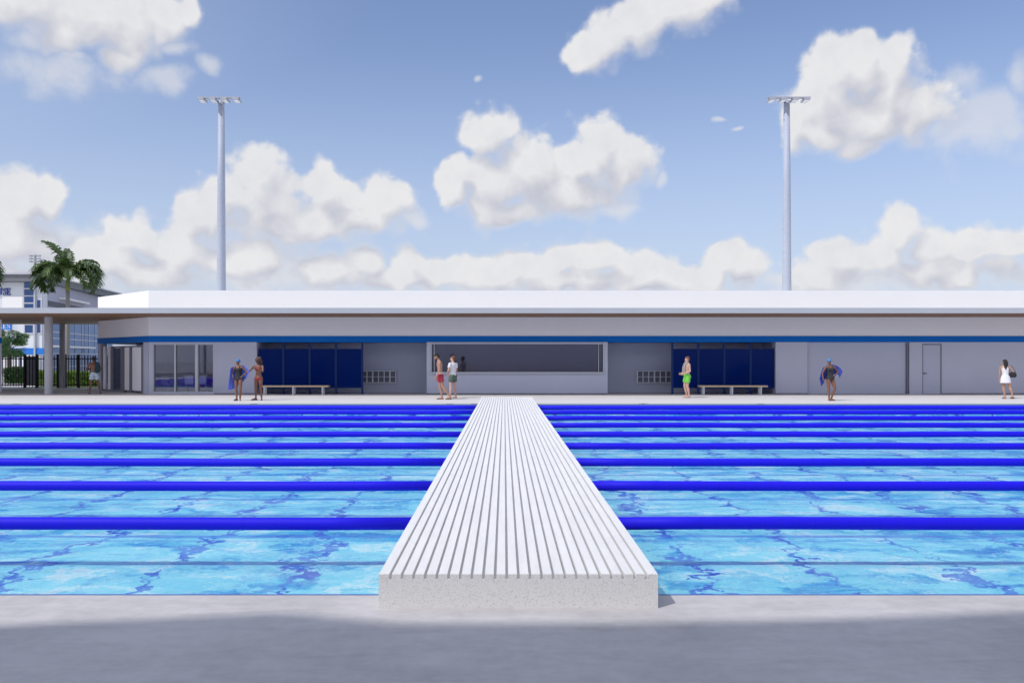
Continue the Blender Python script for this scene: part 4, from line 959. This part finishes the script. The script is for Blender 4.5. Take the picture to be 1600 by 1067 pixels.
def w_torso(mat, z0, z1, off=0.010, sleeves=0.0, flare=0.0, voxel=0.010, straps=False, bust=True):
    def f(nm, g):
        mb = MB(); loft(mb, g['torso'](z0, z1, off, 16, flare))
        if z0 < 0.9 and not flare:
            for s_ in (-1, 1): ball(mb, V((g['J']['a']['hip'].x + 0.088 + s_ * 0.075, 0.075, 0.90)), (0.100, 0.090, 0.100))
        if sleeves:
            for k in 'ab':
                s_, e = g['J'][k]['sh'], g['J'][k]['elbow']; s0 = g['tw'](1.38) + V((math.copysign(0.08, s_.x), 0, 1.39))
                limb(mb, [s0, s_], [0.066, 0.066]); mb.tube([s_, s_.lerp(e, sleeves)], [0.066, 0.068], 16)
        if bust and g['fem'] and z1 > 1.25:
            for s_ in (-1, 1): ball(mb, g['tw'](1.30) + V((s_ * 0.068, -0.085, 1.295)), (0.064, 0.050, 0.060))
        if straps:
            for s_ in (-1, 1):
                t_ = g['tw'](1.40); mb.tube([t_ + V((s_ * 0.085, -0.095, z1 - 0.03)), t_ + V((s_ * 0.095, -0.060, 1.44)), t_ + V((s_ * 0.095, 0.0, 1.468)), t_ + V((s_ * 0.09, 0.060, 1.44)), t_ + V((s_ * 0.07, 0.095, z1 - 0.03))], 0.014, 8)
        link(nm, remesh(mb, voxel), mat, g['pr'], smooth=True)
    return f
def w_brief(mat, high=0.93, z1=0.97):
    def f(nm, g):
        mb = MB(); loft(mb, g['torso'](high - 0.03, z1, 0.010, 5))
        t_ = V((g['J']['a']['hip'].x + 0.088, 0, 0))
        loft(mb, [(t_.x, 0.01, 0.795, 0.035, 0.085), (t_.x, 0.0, 0.84, 0.075, 0.118), (t_.x, 0.0, 0.885, 0.135, 0.135), (t_.x, 0, high, 0.172, 0.130)])
        for s_ in (-1, 1): ball(mb, t_ + V((s_ * 0.070, 0.072, 0.905)), (0.083, 0.070, 0.075))
        link(nm, remesh(mb, 0.010), mat, g['pr'], smooth=True)
    return f
def w_bra(mat):
    def f(nm, g):
        mb = MB(); loft(mb, g['torso'](1.245, 1.275, 0.006, 3)); t_ = g['tw'](1.30)
        for s_ in (-1, 1):
            ball(mb, t_ + V((s_ * 0.068, -0.090, 1.292)), (0.060, 0.046, 0.056)); mb.tube([t_ + V((s_ * 0.07, -0.115, 1.33)), t_ + V((s_ * 0.06, -0.06, 1.45)), t_ + V((0, 0.055, 1.475))], 0.008, 6)
        link(nm, remesh(mb, 0.009), mat, g['pr'], smooth=True)
    return f
def w_cap(mat):
    def f(nm, g):
        mb = MB(); b0 = V((0, 0.018, 0.040)); ball(mb, g['hp'](b0), (0.083, 0.101, 0.086), g['HM']); link(nm, remesh(mb, 0.008), mat, g['pr'], smooth=True)
    return f
def w_hair(mat, short=True, long_=0.0, big=0.0, rough=0.012):
    def f(nm, g):
        mb = MB(); HM = g['HM']; hp = g['hp']; rng_ = random.Random(5)
        ball(mb, hp((0, 0.030, 0.040)), (0.085 + big, 0.096 + big, 0.083 + big), HM)
        ball(mb, hp((0, 0.062, -0.010)), (0.076 + big, 0.060 + big, 0.075 + big), HM)
        if long_:
            for s_ in (-1, 0, 1):
                limb(mb, [hp((s_ * 0.045, 0.06, 0.0)), hp((s_ * 0.055, 0.085, -0.14)), hp((s_ * 0.045, 0.115, -0.14 - long_))], [0.060, 0.050, 0.032])
        if big:
            for _ in range(26):
                a = rng_.uniform(0, 2 * PI); z_ = rng_.uniform(-0.19, 0.12); r_ = 0.085 + big * 0.7 - abs(z_ + 0.03) * 0.2
                y_ = math.sin(a) * r_ + 0.045
                if y_ < -0.06 and abs(math.cos(a)) < 0.55: continue
                ball(mb, hp((math.cos(a) * r_, y_, z_)), rng_.uniform(0.030, 0.048))
        else:
            for _ in range(34):
                a = rng_.uniform(0, 2 * PI); b_ = rng_.uniform(0.15, 1.3); v = V((math.cos(a) * math.cos(b_) * 0.080, 0.030 + math.sin(a) * math.cos(b_) * 0.092, 0.040 + math.sin(b_) * 0.080)); ball(mb, hp(v), rough * rng_.uniform(0.9, 1.6))
        link(nm, remesh(mb, 0.008), mat, g['pr'], smooth=True)
    return f
def w_sandals(mat, only=None, strap=True, heel=0.0):
    def f(nm, g):
        for k in (only or 'ab'):
            j = g['J'][k]; a = j['heel']; b_ = j['toe']; d_ = ((b_ - a) * V((1, 1, 0))).normalized(); s_ = V((-d_.y, d_.x, 0)); mb = MB(); pts_ = []
            for t_, w_ in ((-0.02, 0.028), (0.05, 0.042), (0.14, 0.040), (0.20, 0.050), (0.26, 0.040), (0.285, 0.02)):
                pts_.append((t_, w_))
            L_ = ((b_ - a) * V((1, 1, 0))).length / 0.25
            lo = [a + d_ * t_ * L_ + s_ * w_ for t_, w_ in pts_] + [a + d_ * t_ * L_ - s_ * w_ for t_, w_ in reversed(pts_)]
            mb.prism([(p.x, p.y) for p in lo], max(0, a.z - 0.05) - 0.004, max(0, a.z - 0.05) + 0.014 + heel)
            if strap: 
                c_ = a + d_ * 0.19 * L_; mb.tube([V((c_ + s_ * 0.045).to_tuple()[:2] + (0.012,)), V(c_.to_tuple()[:2] + (0.064,)), V((c_ - s_ * 0.045).to_tuple()[:2] + (0.012,))], 0.011, 6)
            mb.done(nm, mat, g['pr'])
    return f
def w_sheet(mat, top, bot, thick=0.012, waves=5, amp=0.02, nu=28, nv=14, mid=None):
    """cloth hung between a top line and a hem, with folds"""
    def interp(L_, u):
        k = u * (len(L_) - 1); i = min(int(k), len(L_) - 2); f_ = k - i
        p0 = V(L_[max(0, i - 1)]); p1 = V(L_[i]); p2 = V(L_[i + 1]); p3 = V(L_[min(len(L_) - 1, i + 2)])
        return 0.5 * ((2 * p1) + (-p0 + p2) * f_ + (2 * p0 - 5 * p1 + 4 * p2 - p3) * f_ ** 2 + (-p0 + 3 * p1 - 3 * p2 + p3) * f_ ** 3)
    def f(nm, g):
        mb = MB(); rows = []
        for j in range(nv + 1):
            r = []
            for i in range(nu + 1):
                u, v = i / nu, j / nv; p = interp(top, u).lerp(interp(bot, u), v); w_ = amp * v * math.sin(u * waves * 2 * PI + 0.8 * v)
                p = p + V((0.3 * w_, w_, 0.4 * w_ * math.sin(u * 9))); r.append(p)
            rows.append(r)
        me = bpy.data.meshes.new(nm); vs = [p for r in rows for p in r]; fs = [(j * (nu + 1) + i, j * (nu + 1) + i + 1, (j + 1) * (nu + 1) + i + 1, (j + 1) * (nu + 1) + i) for j in range(nv) for i in range(nu)]
        me.from_pydata([tuple(p) for p in vs], [], fs); me.update(); mb.b.free()
        bm = bmesh.new(); bm.from_mesh(me); bmesh.ops.solidify(bm, geom=bm.faces[:], thickness=thick); bm.to_mesh(me); bm.free()
        link(nm, me, mat, g['pr'], smooth=True)
    return f
def w_beard(mat):
    def f(nm, g):
        mb = MB(); ball(mb, g['hp']((0, -0.045, -0.082)), (0.050, 0.046, 0.040), g['HM']); ball(mb, g['hp']((0, -0.02, -0.06)), (0.062, 0.05, 0.03), g['HM']); link(nm, remesh(mb, 0.008), mat, g['pr'], smooth=True)
    return f
SK_brown = skinmat('brown skin', (0.20, 0.088, 0.050)); SK_tan = skinmat('tan skin', (0.42, 0.23, 0.15)); SK_fair = skinmat('fair skin', (0.55, 0.33, 0.26)); SK_deep = skinmat('deep brown skin', (0.15, 0.062, 0.036))
H_dark = cloth('dark hair', (0.022, 0.017, 0.017), 0.3, 40); H_brown = cloth('brown curls', (0.085, 0.042, 0.032), 0.35, 40); H_auburn = cloth('auburn hair', (0.16, 0.065, 0.03), 0.3, 40)
C_cap = cloth('blue swim cap', (0.05, 0.20, 0.46), 0.05); C_black = cloth('black swimsuit fabric', (0.022, 0.022, 0.026), 0.1); C_char = cloth('charcoal swimsuit fabric', (0.026, 0.027, 0.030), 0.1)
C_towel = cloth('blue towel', (0.035, 0.05, 0.30), 0.15); C_lav = cloth('pale blue towel', (0.09, 0.14, 0.55), 0.15); C_red = cloth('red swim fabric', (0.35, 0.015, 0.022), 0.1); C_redsh = cloth('crimson shorts', (0.36, 0.03, 0.055), 0.1)
C_white = cloth('white cotton', (0.72, 0.70, 0.72), 0.04); C_green = cloth('bright green shorts', (0.17, 0.55, 0.07), 0.15); C_olive = cloth('grey green shorts', (0.085, 0.12, 0.095), 0.35, 30); C_pale = cloth('pale blue shorts', (0.50, 0.58, 0.66), 0.08)
C_teal = cloth('dark teal towel', (0.02, 0.055, 0.075), 0.15); C_greyt = cloth('grey towel', (0.44, 0.41, 0.41), 0.12); C_sand = cloth('dark rubber sandal', (0.018, 0.016, 0.018), 0.1)
def at(px, py): d_ = F * CH / (py - 560); return (X(px, d_), d_, 0)

# 1 man in the shade by the gate, seen from behind
build_person(dict(h=1.80, loc=at(147.5, 615.3), rz=math.radians(205), skin=SK_brown, lean=(0.03, -0.10), label='shirtless person in pale blue shorts with dark towel over one shoulder by the fence',
    leg_a=dict(knee=(-0.17, -0.03, 0.48), ankle=(-0.24, 0.03, 0.085)), leg_b=dict(knee=(0.15, -0.02, 0.48), ankle=(0.20, 0.03, 0.085)),
    arm_a=dict(elbow=(-0.27, -0.10, 1.14), wrist=(-0.10, -0.30, 1.16), palm=(0, 0, 1)), arm_b=dict(elbow=(0.34, -0.12, 1.16), wrist=(0.12, -0.34, 1.20), palm=(0, 0, 1)), head_pitch=0.35, head=(0, -0.05),
    wear=[('hair', w_hair(H_dark)), ('shorts', w_shorts(C_pale, 0.50, 1.02, 0.030)), ('sandal', w_sandals(C_sand)),
          ('towel', w_sheet(C_teal, [(-0.04, 0.03, 1.50), (-0.11, 0.02, 1.50), (-0.19, 0.02, 1.475), (-0.235, 0.02, 1.42)], [(-0.03, 0.15, 1.00), (-0.10, 0.165, 0.99), (-0.18, 0.15, 1.0), (-0.24, 0.11, 1.01)], 0.02, 3, 0.012))]))
# 2 swimmer with blue cap and towel on the left
build_person(dict(h=1.70, fem=True, loc=at(372, 626), rz=math.radians(-12), skin=SK_brown, lean=(0.01, 0.0), hip_shift=0.015, label='person in blue swim cap and black swimsuit with long blue towel, at the left',
    leg_a=dict(knee=(-0.06, -0.05, 0.49), ankle=(-0.07, 0.02, 0.085), toe=(-0.10, -0.16, 0.022)), leg_b=dict(knee=(0.16, -0.09, 0.49), ankle=(0.07, 0.04, 0.085), toe=(0.17, -0.12, 0.022)),
    arm_a=dict(elbow=(-0.26, 0.03, 1.15), wrist=(-0.18, -0.08, 0.97), palm=(1, 0, 0)), arm_b=dict(elbow=(0.38, 0.06, 1.20), wrist=(0.19, -0.03, 1.02), palm=(0, 1, 0)), head_yaw=-0.3, head_pitch=0.1,
    wear=[('swim_cap', w_cap(C_cap)), ('swimsuit_top', w_torso(C_black, 0.93, 1.365, 0.009, straps=True)), ('swimsuit_bottom', w_brief(C_black)),
          ('towel', w_sheet(C_lav, [(-0.29, -0.12, 1.36), (-0.24, 0.08, 1.45), (-0.10, 0.11, 1.47), (0.10, 0.11, 1.475), (0.25, 0.10, 1.46), (0.42, 0.06, 1.34), (0.50, 0.0, 1.20)],
              [(-0.40, -0.14, 0.46), (-0.24, 0.02, 0.50), (-0.14, 0.16, 0.62), (0.05, 0.16, 0.72), (0.20, 0.14, 0.86), (0.30, 0.10, 0.92), (0.41, 0.01, 1.00)], 0.014, 5, 0.022))]))
# 3 woman in red bikini
build_person(dict(h=1.74, fem=True, loc=at(404, 625.2), rz=math.radians(-8), skin=SK_brown, label='person in red bikini with big curly brown hair, hands raised to the chest',
    leg_a=dict(knee=(-0.12, -0.02, 0.49), ankle=(-0.13, 0.03, 0.085), toe=(-0.26, -0.10, 0.022)), leg_b=dict(knee=(0.10, -0.02, 0.49), ankle=(0.12, 0.03, 0.085), toe=(0.18, -0.13, 0.022)),
    arm_a=dict(elbow=(-0.37, -0.08, 1.20), wrist=(-0.15, -0.24, 1.34), palm=(0.3, 0.3, 0.9)), arm_b=dict(elbow=(0.26, -0.16, 1.20), wrist=(0.02, -0.27, 1.32), palm=(0, 1, 0)), head_pitch=0.35, head=(0.0, -0.04), head_yaw=-0.15,
    wear=[('hair', w_hair(H_brown, big=0.045)), ('bikini_top', w_bra(C_red)), ('bikini_bottom', w_brief(C_red, 0.90, 0.92)), ('sandal', w_sandals(C_sand, strap=False))]))
# 4 man in red shorts, walking left
build_person(dict(h=1.93, loc=at(687.5, 624), rz=math.radians(-84), skin=SK_tan, lean=(0.0, -0.05), label='tall bearded shirtless person in crimson shorts walking left with head bowed',
    leg_a=dict(knee=(-0.10, 0.0, 0.49), ankle=(-0.10, 0.08, 0.085), toe=(-0.11, -0.11, 0.022)), leg_b=dict(knee=(0.11, 0.10, 0.48), ankle=(0.11, 0.38, 0.12), toe=(0.11, 0.22, 0.028)),
    arm_a=dict(elbow=(-0.235, 0.06, 1.12), wrist=(-0.245, 0.0, 0.86)), arm_b=dict(elbow=(0.235, -0.03, 1.12), wrist=(0.245, -0.14, 0.88)), head_pitch=0.5, head=(0, -0.085),
    wear=[('hair', w_hair(H_dark, rough=0.016)), ('beard', w_beard(H_dark)), ('shorts', w_shorts(C_redsh, 0.55, 1.01, 0.022, C_white)), ('sandal', w_sandals(C_sand))]))
# 5 man in white t-shirt
build_person(dict(h=1.84, loc=at(707.5, 622), rz=math.radians(-125), skin=SK_fair, lean=(0.0, 0.01), label='person in white t-shirt and grey green shorts looking left',
    leg_a=dict(knee=(-0.13, -0.01, 0.49), ankle=(-0.16, 0.03, 0.085)), leg_b=dict(knee=(0.13, -0.01, 0.49), ankle=(0.19, 0.02, 0.085)),
    arm_a=dict(elbow=(-0.27, -0.02, 1.13), wrist=(-0.14, -0.20, 0.98), palm=(1, 0, 0)), arm_b=dict(elbow=(0.27, -0.02, 1.13), wrist=(0.10, -0.20, 0.98), palm=(-1, 0, 0)), head_yaw=0.35,
    wear=[('hair', w_hair(H_auburn)), ('shirt', w_torso(C_white, 0.93, 1.46, 0.016, sleeves=0.55)), ('shorts', w_shorts(C_olive, 0.52, 0.99, 0.030)), ('sandal', w_sandals(C_sand))]))
# 6 man in green shorts
build_person(dict(h=1.80, loc=at(1073.5, 621.5), rz=math.radians(-80), skin=SK_fair, lean=(0, 0.02), label='shirtless person in bright green shorts with a grey towel round the neck',
    leg_a=dict(knee=(-0.09, -0.07, 0.49), ankle=(-0.08, 0.03, 0.085)), leg_b=dict(knee=(0.08, -0.02, 0.49), ankle=(0.08, 0.07, 0.085)),
    arm_a=dict(elbow=(-0.25, 0.05, 1.13), wrist=(-0.16, -0.20, 1.04), palm=(1, 0, 0)), arm_b=dict(elbow=(0.25, 0.03, 1.13), wrist=(0.15, -0.19, 1.04), palm=(-1, 0, 0)), head_pitch=0.05,
    wear=[('hair', w_hair(H_auburn, rough=0.015)), ('shorts', w_shorts(C_green, 0.60, 1.02, 0.026)),
          ('towel', w_sheet(C_greyt, [(-0.11, -0.155, 1.02), (-0.10, -0.145, 1.30), (-0.10, -0.05, 1.485), (-0.07, 0.07, 1.50), (0.07, 0.07, 1.50), (0.10, -0.05, 1.485), (0.10, -0.145, 1.30), (0.11, -0.155, 1.08)],
              [(-0.055, -0.165, 1.02), (-0.045, -0.155, 1.30), (-0.06, -0.06, 1.51), (-0.06, 0.08, 1.44), (0.06, 0.08, 1.44), (0.06, -0.06, 1.51), (0.045, -0.155, 1.30), (0.055, -0.165, 1.08)], 0.02, 3, 0.004, 40, 4))]))
# 7 swimmer with blue cap and opened towel on the right
build_person(dict(h=1.71, fem=True, loc=at(1297, 626), rz=math.radians(8), skin=SK_brown, lean=(-0.02, 0.0), hip_shift=0.01, label='person in blue swim cap holding a dark blue towel open, before the wide shutter',
    leg_a=dict(knee=(-0.08, -0.03, 0.49), ankle=(-0.03, 0.02, 0.085), toe=(-0.06, -0.16, 0.022)), leg_b=dict(knee=(0.17, -0.09, 0.49), ankle=(0.07, 0.04, 0.085), toe=(0.17, -0.11, 0.022)),
    arm_a=dict(elbow=(-0.33, 0.03, 1.15), wrist=(-0.33, -0.04, 0.92), palm=(1, 0, 0)), arm_b=dict(elbow=(0.40, 0.07, 1.20), wrist=(0.21, 0.0, 1.04), palm=(0, 1, 0)), head_yaw=-0.45, head_pitch=0.2, head=(-0.035, -0.02),
    wear=[('swim_cap', w_cap(C_cap)), ('swimsuit_top', w_torso(C_char, 0.93, 1.365, 0.009, straps=True)), ('swimsuit_bottom', w_brief(C_char)),
          ('towel', w_sheet(C_towel, [(-0.50, -0.04, 0.92), (-0.33, 0.05, 1.30), (-0.14, 0.11, 1.45), (0.10, 0.12, 1.50), (0.28, 0.10, 1.48), (0.45, 0.07, 1.40), (0.56, 0.0, 1.22)],
              [(-0.40, -0.03, 0.60), (-0.25, 0.08, 0.76), (-0.14, 0.15, 0.90), (0.05, 0.15, 0.98), (0.22, 0.14, 1.08), (0.36, 0.10, 1.12), (0.44, 0.02, 0.97)], 0.014, 4, 0.018))]))
# 8 woman in white dress with bag, seen from behind
build_person(dict(h=1.68, fem=True, flat=True, loc=at(1571, 622.8), rz=math.radians(165), skin=SK_tan, lean=(0.03, -0.01), label='person in short white dress with long black hair, walking away at the right',
    leg_a=dict(knee=(-0.17, 0.03, 0.49), ankle=(-0.26, 0.12, 0.13), toe=(-0.22, -0.02, 0.028)), leg_b=dict(knee=(0.07, -0.03, 0.49), ankle=(0.02, 0.02, 0.085)),
    arm_b=dict(elbow=(0.24, 0.02, 1.13), wrist=(0.25, -0.02, 0.87)), arm_a=dict(elbow=(-0.33, 0.0, 1.17), wrist=(-0.26, -0.16, 1.12), palm=(1, 0, 0)), head_yaw=0.55,
    wear=[('hair', w_hair(H_dark, long_=0.18)), ('dress', w_torso(C_white, 0.70, 1.36, 0.014, flare=0.16, straps=True)), ('sandal', w_sandals(C_sand, heel=0.01))]))
# her bag: held by her, a thing of its own
bagp = at(1571, 622.8); bag = thing('shoulder_bag', 'black shoulder bag hanging at the right side of the person in the white dress', 'bag', (bagp[0] + 0.27, bagp[1] - 0.06, 1.05), math.radians(-35))
C_bag = cloth('black leather', (0.015, 0.014, 0.016), 0.1)
mb = MB(); loft(mb, [(0, 0, -0.14, 0.10, 0.05), (0, 0, -0.10, 0.14, 0.075), (0, 0, -0.02, 0.15, 0.075), (0.01, 0, 0.06, 0.11, 0.05), (0.01, 0, 0.10, 0.07, 0.02)]); mb.done('bag_body', C_bag, bag, smooth=True)
mb = MB(); mb.tube([(-0.10, 0, 0.09), (-0.12, 0, 0.2), (-0.11, 0.0, 0.32), (-0.05, 0.02, 0.36), (0.0, 0.0, 0.30), (0.06, 0, 0.2), (0.10, 0, 0.09)], 0.009, 6); mb.done('strap', C_bag, bag)
